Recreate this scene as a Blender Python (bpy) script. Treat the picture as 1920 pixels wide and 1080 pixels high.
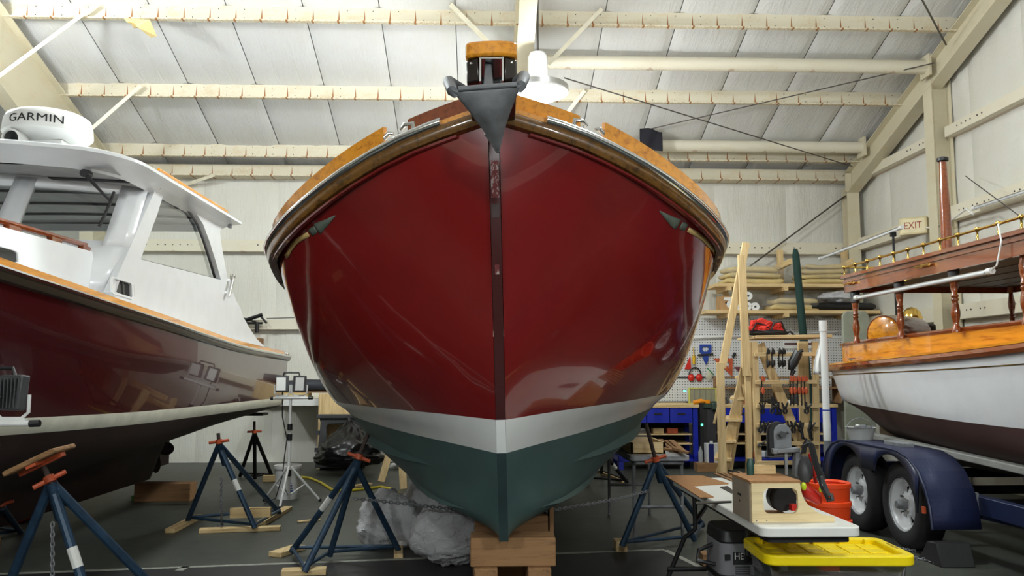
import bpy, bmesh, math, random
from mathutils import Vector, Matrix
random.seed(7)
for o in list(bpy.data.objects): bpy.data.objects.remove(o, do_unlink=True)
SC = bpy.context.scene
COL = SC.collection
V = Vector
# ------------------------------------------------------------------ camera, world, exposure
FPX = 1600.0
CAMZ = 1.45
cam_d = bpy.data.cameras.new('camera'); cam = bpy.data.objects.new('camera', cam_d); COL.objects.link(cam)
cam_d.sensor_width = 36.0; cam_d.lens = FPX/1920*36.0
cam_d.clip_start = 0.05; cam_d.clip_end = 200
PITCH = math.atan(156/FPX); YAW = math.atan(60/FPX)
cam.location = (0, 0, CAMZ); cam.rotation_euler = (math.pi/2+PITCH, 0, -YAW)
SC.camera = cam
wd = bpy.data.worlds.new('world'); SC.world = wd; wd.use_nodes = True
wd.node_tree.nodes['Background'].inputs[0].default_value = (0.6, 0.65, 0.7, 1)
wd.node_tree.nodes['Background'].inputs[1].default_value = 0.02
vs = SC.view_settings
vs.view_transform = 'Standard'; vs.look = 'None'; vs.gamma = 1.0; vs.use_curve_mapping = False
vs.exposure = 0.0
LAMP_W = 235.0          # watts of one high-bay lamp
# lamp positions (x, y, z of the lens), the first one hangs in view, the others are unseen; the last four are added to light the right aisle and the bow
LAMPS = [(0.66, 9.6, 4.66), (-5.70, 8.4, 5.45), (-2.3, 7.2, 5.45), (2.3, 5.2, 5.9), (-3.2, -0.9, 3.6), (0.1, -1.9, 3.8), (3.4, -0.9, 3.6)]

RCAM = cam.rotation_euler.to_matrix()
def ray(px, py): return RCAM @ V(((px-960)/FPX, -(py-540)/FPX, -1.0))
def P(px, py, d):
    r = ray(px, py); return V((0, 0, CAMZ)) + r*(d/r.y)
def PZ(px, py, z):
    r = ray(px, py); return V((0, 0, CAMZ)) + r*((z-CAMZ)/r.z)
def PXp(px, py, x):
    r = ray(px, py); return V((0, 0, CAMZ)) + r*(x/r.x)
# ------------------------------------------------------------------ helpers
def lin(c):
    c = c/255.0
    return c/12.92 if c <= 0.04045 else ((c+0.055)/1.055)**2.4
def rgb(r, g, b): return (lin(r), lin(g), lin(b))
def lerp(a, b, t): return a+(b-a)*t
def interp(tab, x):
    """smooth (Catmull-Rom / Hermite) interpolation of [(x, y...)] tables"""
    n = len(tab)
    if x <= tab[0][0]: return tab[0][1]
    if x >= tab[-1][0]: return tab[-1][1]
    for i in range(n-1):
        if x <= tab[i+1][0]: break
    x0, y0 = tab[i]; x1, y1 = tab[i+1]; h = x1-x0
    def slope(j):
        if j == 0: return (tab[1][1]-tab[0][1])/(tab[1][0]-tab[0][0])
        if j == n-1: return (tab[-1][1]-tab[-2][1])/(tab[-1][0]-tab[-2][0])
        a = (tab[j][1]-tab[j-1][1])/(tab[j][0]-tab[j-1][0]); b = (tab[j+1][1]-tab[j][1])/(tab[j+1][0]-tab[j][0])
        return 0 if a*b <= 0 else 2*a*b/(a+b)
    m0, m1 = slope(i), slope(i+1); t = (x-x0)/h
    return (2*t**3-3*t*t+1)*y0+(t**3-2*t*t+t)*h*m0+(-2*t**3+3*t*t)*y1+(t**3-t*t)*h*m1

WLOC = {}
def wl(o): return WLOC.get(o.name, V((0, 0, 0))) if o else V((0, 0, 0))
def T(name, label, cat, loc=(0, 0, 0), group=None, kind=None, local=False):
    o = bpy.data.objects.new(name, None); COL.objects.link(o); o.empty_display_size = 0.1
    o.location = loc
    WLOC[o.name] = V((0, 0, 0)) if local else V(loc)
    tag(o, label, cat, group, kind); return o
def tag(o, label=None, cat=None, group=None, kind=None):
    if label: o['label'] = label
    if cat: o['category'] = cat
    if group: o['group'] = group
    if kind: o['kind'] = kind
    return o
def copy_tree(o, parent=None):
    c = o.copy(); COL.objects.link(c); c.parent = parent
    for ch in list(o.children): copy_tree(ch, c)
    return c
def frame(d):
    d = V(d).normalized(); a = V((0, 0, 1)) if abs(d.z) < 0.9 else V((1, 0, 0))
    x = d.cross(a).normalized(); return x, x.cross(d).normalized(), d
class MB:
    def __init__(s): s.v = []; s.f = []
    def add(s, vs_, fs_):
        n = len(s.v); s.v += [V(p) for p in vs_]; s.f += [[i+n for i in q] for q in fs_]; return s
    def box(s, c, sz, rz=0, M=None):
        c = V(c); hx, hy, hz = sz[0]/2, sz[1]/2, sz[2]/2
        R = M if M is not None else Matrix.Rotation(rz, 3, 'Z')
        p = [c+R@V((x*hx, y*hy, z*hz)) for z in (-1, 1) for y in (-1, 1) for x in (-1, 1)]
        return s.add(p, [(0, 2, 3, 1), (4, 5, 7, 6), (0, 1, 5, 4), (2, 6, 7, 3), (0, 4, 6, 2), (1, 3, 7, 5)])
    def box2(s, a, b):
        return s.box([(a[i]+b[i])/2 for i in range(3)], [abs(b[i]-a[i]) for i in range(3)])
    def beam(s, p0, p1, w, h, up=(0, 0, 1)):
        """rectangular bar from p0 to p1, w across, h along up"""
        p0, p1 = V(p0), V(p1); d = (p1-p0).normalized(); u = V(up)-d*V(up).dot(d)
        if u.length < 1e-4: u = V((0, 1, 0))-d*d.y
        u.normalize(); x = d.cross(u)
        R = Matrix((x, d, u)).transposed()
        return s.box((p0+p1)/2, (w, (p1-p0).length, h), M=R)
    def cyl(s, p0, p1, r0, r1=None, n=12, caps=True):
        r1 = r0 if r1 is None else r1; p0, p1 = V(p0), V(p1); x, y, d = frame(p1-p0)
        vs_ = []
        for p, r in ((p0, r0), (p1, r1)):
            for i in range(n):
                a = 2*math.pi*i/n; vs_.append(p+x*(r*math.cos(a))+y*(r*math.sin(a)))
        fs_ = [(i, (i+1) % n, n+(i+1) % n, n+i) for i in range(n)]
        if caps: fs_ += [list(range(n-1, -1, -1)), list(range(n, 2*n))]
        return s.add(vs_, fs_)
    def tube(s, pts, r, n=8, closed=False, caps=True):
        pts = [V(p) for p in pts]; m = len(pts); rs = r if isinstance(r, (list, tuple)) else [r]*m
        dirs = []
        for i in range(m):
            a = pts[(i-1) % m] if (closed or i > 0) else pts[i]; b = pts[(i+1) % m] if (closed or i < m-1) else pts[i]
            dirs.append((b-a).normalized())
        x, y, _ = frame(dirs[0]); vs_ = []
        for i in range(m):
            x = (x-dirs[i]*x.dot(dirs[i])); x.normalize(); y = dirs[i].cross(x)
            for k in range(n):
                a = 2*math.pi*k/n; vs_.append(pts[i]+x*(rs[i]*math.cos(a))+y*(rs[i]*math.sin(a)))
        fs_ = []
        for i in range(m if closed else m-1):
            j = (i+1) % m
            fs_ += [(i*n+k, i*n+(k+1) % n, j*n+(k+1) % n, j*n+k) for k in range(n)]
        if caps and not closed: fs_ += [list(range(n-1, -1, -1)), list(range((m-1)*n, m*n))]
        return s.add(vs_, fs_)
    def lathe(s, c, prof, n=16, axis=(0, 0, 1), cap=True):
        c = V(c); x, y, d = frame(axis); vs_ = []; m = len(prof)
        for r, h in prof:
            for i in range(n):
                a = 2*math.pi*i/n; vs_.append(c+d*h+x*(r*math.cos(a))+y*(r*math.sin(a)))
        fs_ = []
        for j in range(m-1): fs_ += [(j*n+i, j*n+(i+1) % n, (j+1)*n+(i+1) % n, (j+1)*n+i) for i in range(n)]
        if cap and prof[0][0] > 1e-5: fs_.append(list(range(n-1, -1, -1)))
        if cap and prof[-1][0] > 1e-5: fs_.append(list(range((m-1)*n, m*n)))
        return s.add(vs_, fs_)
    def prism(s, poly, depth):
        """poly: list of 3-D points, depth: vector"""
        poly = [V(p) for p in poly]; n = len(poly); dv = V(depth)
        return s.add(poly+[p+dv for p in poly], [list(range(n-1, -1, -1)), list(range(n, 2*n))]+[(i, (i+1) % n, n+(i+1) % n, n+i) for i in range(n)])
    def ring(s, outer, inner, depth):
        """extruded frame: two loops of equal length"""
        n = len(outer); o = [V(p) for p in outer]; i_ = [V(p) for p in inner]; dv = V(depth)
        vs_ = o+i_+[p+dv for p in o]+[p+dv for p in i_]; fs_ = []
        for k in range(n):
            j = (k+1) % n
            fs_ += [(k, n+k, n+j, j), (2*n+k, 2*n+j, 3*n+j, 3*n+k), (k, j, 2*n+j, 2*n+k), (n+k, 3*n+k, 3*n+j, n+j)]
        return s.add(vs_, fs_)
    def grid(s, fn, nu, nv, cu=False, cv=False):
        vs_ = [fn(i/nu, j/nv) for i in range(nu if cu else nu+1) for j in range(nv if cv else nv+1)]
        NU = nu if cu else nu+1; NV = nv if cv else nv+1; fs_ = []
        for i in range(nu):
            for j in range(nv):
                a, b = i, (i+1) % NU; c, d = j, (j+1) % NV
                fs_.append((a*NV+c, b*NV+c, b*NV+d, a*NV+d))
        return s.add(vs_, fs_)
    def ball(s, c, r, nu=12, nv=8):
        c = V(c); r = V(r) if hasattr(r, '__len__') else V((r, r, r)); vs_ = [c+V((0, 0, -r.z))]; fs_ = []
        for j in range(1, nv):
            b = -math.pi/2+math.pi*j/nv
            for i in range(nu):
                a = 2*math.pi*i/nu; vs_.append(c+V((r.x*math.cos(b)*math.cos(a), r.y*math.cos(b)*math.sin(a), r.z*math.sin(b))))
        vs_.append(c+V((0, 0, r.z))); N = len(vs_)-1
        for i in range(nu):
            fs_.append((0, 1+(i+1) % nu, 1+i)); fs_.append((N, N-nu+i, N-nu+(i+1) % nu))
        for j in range(nv-2):
            for i in range(nu): fs_.append((1+j*nu+i, 1+j*nu+(i+1) % nu, 1+(j+1)*nu+(i+1) % nu, 1+(j+1)*nu+i))
        return s.add(vs_, fs_)
    def sweep(s, pts, sec, closed=False, caps=True, outs=None):
        """sec: [(out, up)] profile carried along pts, out = horizontal normal to the right of travel unless outs given; sec may be a function of i"""
        m = len(pts); pts = [V(p) for p in pts]; vs_ = []; n = None
        for i in range(m):
            a = pts[max(0, i-1)]; b = pts[min(m-1, i+1)]; d = (b-a); d.normalize()
            o = V(outs[i]) if outs else V((d.y, -d.x, 0))
            o.normalize(); u = V((0, 0, 1))
            sc_ = sec(i) if callable(sec) else sec; n = len(sc_)
            for q in sc_: vs_.append(pts[i]+o*q[0]+u*q[1])
        fs_ = []
        for i in range(m-1): fs_ += [(i*n+k, i*n+(k+1) % n, (i+1)*n+(k+1) % n, (i+1)*n+k) for k in range(n)]
        if caps: fs_ += [list(range(n-1, -1, -1)), list(range((m-1)*n, m*n))]
        return s.add(vs_, fs_)
    def build(s, name, mat, parent=None, smooth=35, bevel=0, sub=0, solid=0, origin=None, fix=True):
        if origin is None:
            xs = [p.x for p in s.v]; ys = [p.y for p in s.v]; zs = [p.z for p in s.v]
            origin = V(((min(xs)+max(xs))/2, (min(ys)+max(ys))/2, min(zs)))
        origin = V(origin); me = bpy.data.meshes.new(name)
        me.from_pydata([tuple(p-origin) for p in s.v], [], s.f)
        if fix:
            bm = bmesh.new(); bm.from_mesh(me); bmesh.ops.recalc_face_normals(bm, faces=bm.faces); bm.to_mesh(me); bm.free()
        if smooth:
            me.polygons.foreach_set('use_smooth', [True]*len(me.polygons))
            me.set_sharp_from_angle(angle=math.radians(smooth))
        me.materials.append(mat)
        o = bpy.data.objects.new(name, me); COL.objects.link(o); WLOC[o.name] = origin
        if parent: o.parent = parent
        o.location = origin-wl(parent)
        if bevel:
            m = o.modifiers.new('bevel', 'BEVEL'); m.width = bevel; m.segments = 2; m.limit_method = 'ANGLE'; m.angle_limit = math.radians(40)
        if solid:
            m = o.modifiers.new('solid', 'SOLIDIFY'); m.thickness = solid; m.offset = 0
        if sub:
            m = o.modifiers.new('sub', 'SUBSURF'); m.levels = sub; m.render_levels = sub
        return o
def part(name, mat, parent, fn, **k):
    m = MB(); fn(m); return m.build(name, mat, parent, **k)
def clone(src, parent, loc, rot=None):
    o = src.copy(); COL.objects.link(o); o.parent = parent; o.location = V(loc)-wl(parent); WLOC[o.name] = V(loc)
    if rot is not None: o.rotation_euler = rot
    return o
def rrect(w, h, r, n=5, cx=0, cy=0):
    out = []
    for sx, sy, a0 in ((1, 1, 0), (-1, 1, 90), (-1, -1, 180), (1, -1, 270)):
        for k in range(n+1):
            a = math.radians(a0+90*k/n); out.append((cx+sx*(w/2-r)+r*math.cos(a), cy+sy*(h/2-r)+r*math.sin(a)))
    return out
def text_mesh(body, size, extrude=0.001, bold=0.0, sx=1.0):
    c = bpy.data.curves.new('lettering', 'FONT'); c.body = body; c.size = size; c.extrude = extrude; c.offset = bold
    c.align_x = 'CENTER'; c.align_y = 'CENTER'; c.resolution_u = 3
    t = bpy.data.objects.new('lettering_source', c); COL.objects.link(t)
    bpy.context.view_layer.update()
    me = bpy.data.meshes.new_from_object(t.evaluated_get(bpy.context.evaluated_depsgraph_get()))
    bm = bmesh.new(); bm.from_mesh(me); bmesh.ops.triangulate(bm, faces=bm.faces); bm.to_mesh(me); bm.free()
    bpy.data.objects.remove(t, do_unlink=True)
    m = MB(); m.add([V((p.co.x*sx, p.co.y, p.co.z)) for p in me.vertices], [list(q.vertices) for q in me.polygons])
    bpy.data.meshes.remove(me); return m
# ------------------------------------------------------------------ materials
class NT:
    def __init__(s, name):
        s.m = bpy.data.materials.new(name); s.m.use_nodes = True; s.t = s.m.node_tree; s.n = s.t.nodes; s.l = s.t.links
        s.b = s.n['Principled BSDF']; s.tc = s.n.new('ShaderNodeTexCoord')
    def node(s, typ, **k):
        o = s.n.new(typ)
        for a, b in k.items():
            if a.startswith('i_'): o.inputs[a[2:]].default_value = b
            else: setattr(o, a, b)
        return o
    def link(s, a, b): s.l.new(a, b)
    def math(s, op, a, b=None, c=None, clamp=False):
        o = s.n.new('ShaderNodeMath'); o.operation = op; o.use_clamp = clamp
        for i, q in enumerate((a, b, c)):
            if q is None: continue
            if isinstance(q, (int, float)): o.inputs[i].default_value = q
            else: s.l.new(q, o.inputs[i])
        return o.outputs[0]
    def coords(s, scale=(1, 1, 1), which='Object'):
        mp = s.n.new('ShaderNodeMapping'); mp.inputs['Scale'].default_value = scale
        s.l.new(s.tc.outputs[which], mp.inputs['Vector']); return mp.outputs[0]
    def noise(s, vec, scale, detail=4, rough=0.55, dist=0):
        o = s.n.new('ShaderNodeTexNoise'); o.inputs['Scale'].default_value = scale; o.inputs['Detail'].default_value = detail
        o.inputs['Roughness'].default_value = rough; o.inputs['Distortion'].default_value = dist
        s.l.new(vec, o.inputs['Vector']); return o.outputs['Fac']
    def ramp(s, fac, stops):
        o = s.n.new('ShaderNodeValToRGB'); e = o.color_ramp.elements
        while len(e) < len(stops): e.new(0.5)
        for i, (p, c) in enumerate(stops):
            e[i].position = p; e[i].color = (*c, 1) if len(c) == 3 else c
        s.l.new(fac, o.inputs[0]); return o.outputs[0]
    def mix(s, fac, a, b):
        o = s.n.new('ShaderNodeMix'); o.data_type = 'RGBA'
        for key, q in ((0, fac), (6, a), (7, b)):
            if isinstance(q, (int, float)): o.inputs[key].default_value = q
            elif isinstance(q, tuple): o.inputs[key].default_value = (*q, 1)
            else: s.l.new(q, o.inputs[key])
        return o.outputs[2]
    def bump(s, h, strength=0.3, dist=0.01):
        o = s.n.new('ShaderNodeBump'); o.inputs['Strength'].default_value = strength; o.inputs['Distance'].default_value = dist
        s.l.new(h, o.inputs['Height']); s.l.new(o.outputs[0], s.b.inputs['Normal'])
    def col(s, c): s.l.new(c, s.b.inputs['Base Color'])
    def set(s, **k):
        for a, b in k.items(): s.b.inputs[a.replace('_', ' ')].default_value = b
        return s
def mat(name, c, rough=0.5, metal=0.0, var=0.12, scale=6.0, bump=0.0, bscale=40.0, coat=0.0, c2=None, stretch=(1, 1, 1), spec=0.5):
    t = NT(name); t.set(Roughness=rough, Metallic=metal, Coat_Weight=coat, Coat_Roughness=0.03, Specular_IOR_Level=spec)
    vec = t.coords(stretch)
    a = tuple(x*(1-var) for x in c); b = c2 or tuple(min(1, x*(1+var)) for x in c)
    t.col(t.ramp(t.noise(vec, scale), [(0.3, a), (0.7, b)]))
    if bump: t.bump(t.noise(vec, bscale, 3), bump)
    return t.m
def woodmat(name, c, c2, axis=1, rough=0.6, coat=0.0, scale=1.0, knots=True):
    t = NT(name); t.set(Roughness=rough, Coat_Weight=coat, Coat_Roughness=0.04)
    st = [14*scale]*3; st[axis] = 0.9*scale
    v = t.coords(tuple(st)); n = t.noise(v, 2.2, 5, 0.6, 0.6); n2 = t.noise(t.coords(tuple(x*5 for x in st)), 3.0, 2)
    f = t.math('ADD', t.math('MULTIPLY', n, 0.8), t.math('MULTIPLY', n2, 0.2))
    t.col(t.ramp(f, [(0.32, c2), (0.5, c), (0.68, tuple(min(1, x*1.15) for x in c))]))
    if not coat: t.bump(n2, 0.12, 0.004)
    return t.m
def glassmat(name, tint=(0.9, 0.93, 0.92), refl=0.12, rough=0.02):
    t = NT(name); t.n.remove(t.b); out = t.n['Material Output']
    tr = t.node('ShaderNodeBsdfTransparent'); tr.inputs[0].default_value = (*tint, 1)
    gl = t.node('ShaderNodeBsdfGlossy'); gl.inputs['Roughness'].default_value = rough
    lw = t.node('ShaderNodeLayerWeight'); lw.inputs['Blend'].default_value = 0.3
    f = t.math('ADD', t.math('MULTIPLY', lw.outputs['Facing'], 0.5), refl*0.5, clamp=True)
    mx = t.node('ShaderNodeMixShader'); t.link(f, mx.inputs[0]); t.link(tr.outputs[0], mx.inputs[1]); t.link(gl.outputs[0], mx.inputs[2])
    t.link(mx.outputs[0], out.inputs[0]); return t.m
def plasticfilm(name, c, alpha, rough=0.2):
    t = NT(name); t.set(Roughness=rough, Alpha=alpha, Specular_IOR_Level=0.6)
    n = t.noise(t.coords((1, 1, 1)), 9, 5, 0.65, 1.0)
    t.col(t.ramp(n, [(0.3, tuple(x*0.85 for x in c)), (0.7, c)])); t.bump(n, 0.5, 0.03); return t.m
def bagmat(name):
    t = NT(name); out = t.n['Material Output']; t.set(Roughness=.25, Specular_IOR_Level=.6); t.b.inputs['Base Color'].default_value = (.96, .96, .98, 1)
    n1 = t.noise(t.coords((1, 1, 1)), 11, 3, .5, 2.5); n2 = t.noise(t.coords((1, 1, 1.6)), 26, 4, .6, 3.0)
    h = t.math('ADD', t.math('ABSOLUTE', t.math('SUBTRACT', n1, .5)), t.math('MULTIPLY', t.math('ABSOLUTE', t.math('SUBTRACT', n2, .5)), .6)); t.bump(h, .8, .05)
    tl = t.node('ShaderNodeBsdfTranslucent'); tl.inputs[0].default_value = (.95, .95, .97, 1); tp = t.node('ShaderNodeBsdfTransparent')
    m1 = t.node('ShaderNodeMixShader'); m1.inputs[0].default_value = .15; t.link(t.b.outputs[0], m1.inputs[1]); t.link(tl.outputs[0], m1.inputs[2])
    m2 = t.node('ShaderNodeMixShader'); m2.inputs[0].default_value = .10; t.link(m1.outputs[0], m2.inputs[1]); t.link(tp.outputs[0], m2.inputs[2]); t.link(m2.outputs[0], out.inputs[0]); return t.m
def emitmat(name, c, s):
    t = NT(name); t.set(Emission_Color=(*c, 1), Emission_Strength=s); t.b.inputs['Base Color'].default_value = (*c, 1); return t.m

M = {}
def insul(name, c):
    t = NT(name); t.set(Roughness=0.45)
    v = t.coords((1, 1, 1)); n = t.noise(v, 1.3, 5, 0.6); fine = t.noise(t.coords((3, 3, 3)), 6, 6, 0.65, 1.5)
    t.col(t.mix(t.ramp(n, [(0.35, (0, 0, 0)), (0.75, (1, 1, 1))]), c, tuple(x*y for x, y in zip(c, (0.95, 0.93, 0.87)))))
    wr = t.noise(t.coords((9, 1.2, 1.2)), 2.0, 4, 0.6, 0.8)
    t.bump(t.math('ADD', wr, t.math('MULTIPLY', fine, 0.35)), 0.42, 0.03); return t.m
M['insul_roof'] = insul('insulation_facing_roof', rgb(220, 221, 221))
M['insul_wall'] = insul('insulation_facing_wall', rgb(216, 215, 207))
def rusty(name, c, period=0.32, zmax=0.19, amount=1.0):
    """cream painted steel with rust weeping from bolts every `period` metres along x"""
    t = NT(name); t.set(Roughness=0.5)
    sep = t.node('ShaderNodeSeparateXYZ'); t.link(t.tc.outputs['Object'], sep.inputs[0])
    n = t.noise(t.coords((1.2, 1.2, 3)), 2.2, 5, 0.65); n3 = t.noise(t.coords((5, 5, 5)), 7, 4, 0.7)
    blot = t.ramp(t.math('ADD', t.math('MULTIPLY', n, 0.6), t.math('MULTIPLY', n3, 0.4)), [(0.5, (0, 0, 0)), (0.72, (0.8, 0.8, 0.8))])
    fx = t.math('ABSOLUTE', t.math('SUBTRACT', t.math('FRACT', t.math('DIVIDE', t.math('ADD', sep.outputs[0], 50.0), period)), 0.5))
    zz = t.math('DIVIDE', sep.outputs[2], zmax)
    wdt = t.math('MULTIPLY', t.math('SUBTRACT', 1.0, zz, clamp=True), 0.042)
    streak = t.math('MULTIPLY', t.math('LESS_THAN', fx, wdt), t.math('GREATER_THAN', n3, 0.30))
    edge = t.math('MULTIPLY', t.math('LESS_THAN', sep.outputs[2], 0.012), t.math('GREATER_THAN', n3, 0.5))
    base = t.mix(t.math('MULTIPLY', blot, 0.55*amount), c, rgb(196, 160, 96))
    base = t.mix(t.math('MULTIPLY', streak, min(1, 0.75*amount)), base, rgb(150, 92, 30))
    base = t.mix(t.math('MULTIPLY', edge, 0.3*amount), base, rgb(165, 125, 70))
    t.col(base); return t.m
M['purlin'] = rusty('purlin_paint', rgb(218, 211, 188), amount=1.3)
M['girt'] = rusty('girt_paint', rgb(220, 214, 194), 1.1, 0.02, 0.5)
M['steel'] = rusty('frame_paint', rgb(208, 200, 174), 9.0, 0.01, 0.75)
M['brace'] = mat('brace_paint', rgb(225, 220, 198), 0.5)
M['dark_metal'] = mat('dark_metal', (0.02, 0.02, 0.021), 0.45, 0.6)
M['black'] = mat('black_plastic', (0.012, 0.012, 0.013), 0.45)
M['rubber'] = mat('tyre_rubber', (0.014, 0.014, 0.015), 0.75, bump=0.2, bscale=80)
M['cable'] = mat('steel_cable', (0.12, 0.11, 0.1), 0.5, 0.7)
M['chrome'] = mat('chrome', (0.75, 0.75, 0.74), 0.14, 1.0, var=0.03)
M['alu'] = mat('aluminium', (0.62, 0.62, 0.62), 0.33, 1.0, var=0.06)
M['galv'] = mat('galvanised', (0.2, 0.205, 0.215), 0.6, 0.25, var=0.25, scale=14, bump=0.05)
M['brass'] = mat('brass', (0.72, 0.47, 0.12), 0.2, 1.0, var=0.1)
M['gel'] = mat('white_gelcoat', rgb(226, 228, 230), 0.22, var=0.03, coat=0.3)
M['white'] = mat('white_paint', rgb(225, 225, 222), 0.4, var=0.04)
M['glass'] = glassmat('window_glass')
M['dark_glass'] = mat('dark_glass', (0.02, 0.022, 0.024), 0.06, var=0.05)
M['pine'] = [woodmat('pine_lumber_'+'xyz'[a], rgb(218, 190, 140), rgb(188, 152, 100), a) for a in range(3)]
M['oldwood'] = [woodmat('weathered_timber_'+'xyz'[a], rgb(150, 112, 74), rgb(104, 74, 48), a, 0.8) for a in range(3)]
M['ply'] = woodmat('birch_plywood', rgb(228, 206, 160), rgb(208, 182, 134), 0, 0.55)
M['osb'] = mat('hardboard', rgb(164, 118, 74), 0.7, var=0.15, scale=60)
M['varnish'] = woodmat('varnished_teak', rgb(228, 150, 30), rgb(180, 100, 16), 1, 0.25, 1.0)
M['varnish_dark'] = woodmat('varnished_mahogany', rgb(134, 66, 28), rgb(108, 50, 20), 1, 0.22, 1.0)
M['rubwood'] = woodmat('rub_rail_wood', rgb(116, 78, 26), rgb(60, 36, 12), 1, 0.3, 0.7)
M['blue_steel'] = mat('stand_blue_paint', rgb(38, 62, 84), 0.45, 0.2, var=0.3, scale=18)
M['orange'] = mat('orange_paint', rgb(190, 84, 46), 0.5, var=0.2, scale=15)
M['yellow'] = mat('yellow_plastic', rgb(250, 222, 12), 0.35, var=0.03)
M['red'] = mat('red_plastic', rgb(205, 40, 28), 0.4)
M['bluep'] = mat('blue_plastic', rgb(28, 62, 150), 0.4)
M['workblue'] = mat('bench_blue', rgb(20, 38, 160), 0.4, var=0.1)
M['greyplas'] = mat('grey_plastic', rgb(118, 120, 124), 0.45)
M['greydark'] = mat('charcoal_plastic', rgb(62, 62, 64), 0.5)
M['greytab'] = mat('grey_table_plastic', rgb(150, 150, 152), 0.5)
M['tabwhite'] = mat('white_table_plastic', rgb(226, 226, 220), 0.4, var=0.03)
M['tape'] = mat('white_label', rgb(225, 225, 220), 0.6, var=0.05)
M['ink'] = mat('black_ink', (0.01, 0.01, 0.012), 0.6)
M['foam'] = mat('tan_cushion', rgb(206, 184, 128), 0.8, var=0.1)
M['card'] = mat('cardboard', rgb(176, 138, 92), 0.8)
M['film'] = plasticfilm('clear_film', (0.75, 0.75, 0.74), 0.16, 0.12)
M['bag'] = bagmat('poly_bag')
M['blackbag'] = mat('black_bag', (0.008, 0.008, 0.009), 0.3, bump=0.6, bscale=9)
M['green_roll'] = mat('green_cloth', rgb(22, 52, 46), 0.85)
M['tarp'] = mat('dark_tarp', rgb(44, 46, 54), 0.6, bump=0.4, bscale=12)
# ------------------------------------------------------------------ the shed
XL, XR, YB, YF, RIDGE, ZE, SL = -11.8, 6.35, 14.0, -5.5, 4.3, 4.78, 0.335
# the unseen front wall is coloured dark to dim reflections in the hull
def roofz(y): return ZE+SL*(YB-y) if y >= RIDGE else ZE+SL*(YB-RIDGE)-SL*(RIDGE-y)
def floor_mat():
    t = NT('painted_concrete'); v = t.coords((1, 1, 1))
    n = t.noise(v, 0.7, 6, 0.6); f = t.noise(v, 9, 6, 0.7); s_ = t.noise(t.coords((2, 2, 2)), 1.6, 3, 0.5, 1.2)
    k = t.math('ADD', t.math('MULTIPLY', n, 0.6), t.math('MULTIPLY', f, 0.4))
    c = t.ramp(k, [(0.34, rgb(50, 53, 48)), (0.5, rgb(66, 69, 62)), (0.66, rgb(84, 87, 78))])
    c = t.mix(t.ramp(s_, [(0.62, (0, 0, 0)), (0.72, (0.6, 0.6, 0.6))]), c, rgb(40, 42, 40))
    t.col(c); r = t.math('ADD', t.math('MULTIPLY', f, 0.25), 0.38); t.link(r, t.b.inputs['Roughness'])
    t.bump(f, 0.12, 0.004); return t.m
fl = part('floor', floor_mat(), None, lambda m: m.box2((XL-0.2, YF-0.2, -0.2), (XR+0.2, YB+0.2, 0)))
tag(fl, 'dark grey-green painted concrete floor of the boat shed', 'floor', kind='structure')
dk = mat('dark_floor_paint', rgb(36, 36, 37), 0.5, var=0.2, scale=3)
def slab(m, pts, z=0.003): m.prism([V((p.x, p.y, 0.0005)) for p in pts], (0, 0, z))
A, B, C_ = PZ(0, 1077, 0), PZ(1245, 1031, 0), PZ(1345, 1080, 0)
dirn = (C_-B).normalized()
A2 = A+(A-B).normalized()*2.2; C2 = B+dirn*4.0; 
o = part('dark_floor_panel', dk, None, lambda m: slab(m, [A2, B, C2, A2+dirn*4.0], 0.002)); tag(o, 'darker painted strip of floor in the foreground bounded by white lines', 'floor', kind='structure')
ln = mat('floor_line_paint', rgb(150, 150, 140), 0.6, var=0.25, scale=20)
def line(name, lab, p, q, w=0.05):
    n = (q-p).normalized(); s_ = V((-n.y, n.x, 0))*w/2
    tag(part(name, ln, None, lambda m: slab(m, [p-s_, q-s_, q+s_, p+s_], 0.004)), lab, 'floor line', kind='structure')
line('floor_line', 'worn white line crossing the floor under the red bow', A2, B)
line('floor_line', 'worn white line running towards the camera beside the vacuum', B+dirn*0.03, C2)
line('floor_line', 'short white tick on the floor at left', PZ(350, 1063, 0), PZ(335, 1071, 0), 0.06)
# ceiling with insulation panels between the purlins
ceil = T('ceiling', 'pitched roof lined with white vinyl-faced insulation blankets', 'ceiling', (0, RIDGE, roofz(RIDGE)), kind='structure')
part('roof_sheet', M['white'], ceil, lambda m: m.add([(XL, YB+.1, roofz(YB)+.09), (XR+.1, YB+.1, roofz(YB)+.09), (XR+.1, RIDGE, roofz(RIDGE)+.12), (XL, RIDGE, roofz(RIDGE)+.12), (XR+.1, YF-.1, roofz(YF)+.09), (XL, YF-.1, roofz(YF)+.09)], [(0, 1, 2, 3), (3, 2, 4, 5)]), solid=0.05)
PUR = [13.93, 13.36, 11.92, 10.42, 8.92, 7.42, 5.92, 4.5, 4.1, 2.6, 1.1, -0.4, -1.9, -3.4, -5.4]
xs_seams = [XL+i*0.956 for i in range(20)]
random.seed(3)
for i in range(len(PUR)-1):
    y0, y1 = PUR[i], PUR[i+1]
    for j in range(len(xs_seams)-1):
        x0, x1 = xs_seams[j], xs_seams[j+1]; sag = random.uniform(0.03, 0.055); ph = random.uniform(0, 6); dx = random.uniform(-.03, .03)
        def fn(u, v, x0=x0, x1=x1, y0=y0, y1=y1, sag=sag, ph=ph, dx=dx):
            y = lerp(y0, y1, v)
            e = min(1, min(u, 1-u)*9); b = (e**0.45)*(0.7+0.3*math.sin(math.pi*v))
            w = 0.004*math.sin(u*22+ph+3*v)*e
            return V((lerp(x0+.005, x1-.005, u)+dx*math.sin(math.pi*v)*(0 if u in (0, 1) else 1), y, roofz(y)+0.045-sag*b-w))
        part('insulation_panel', M['insul_roof'], ceil, lambda m: m.grid(fn, 12, 6), smooth=60)
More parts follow.
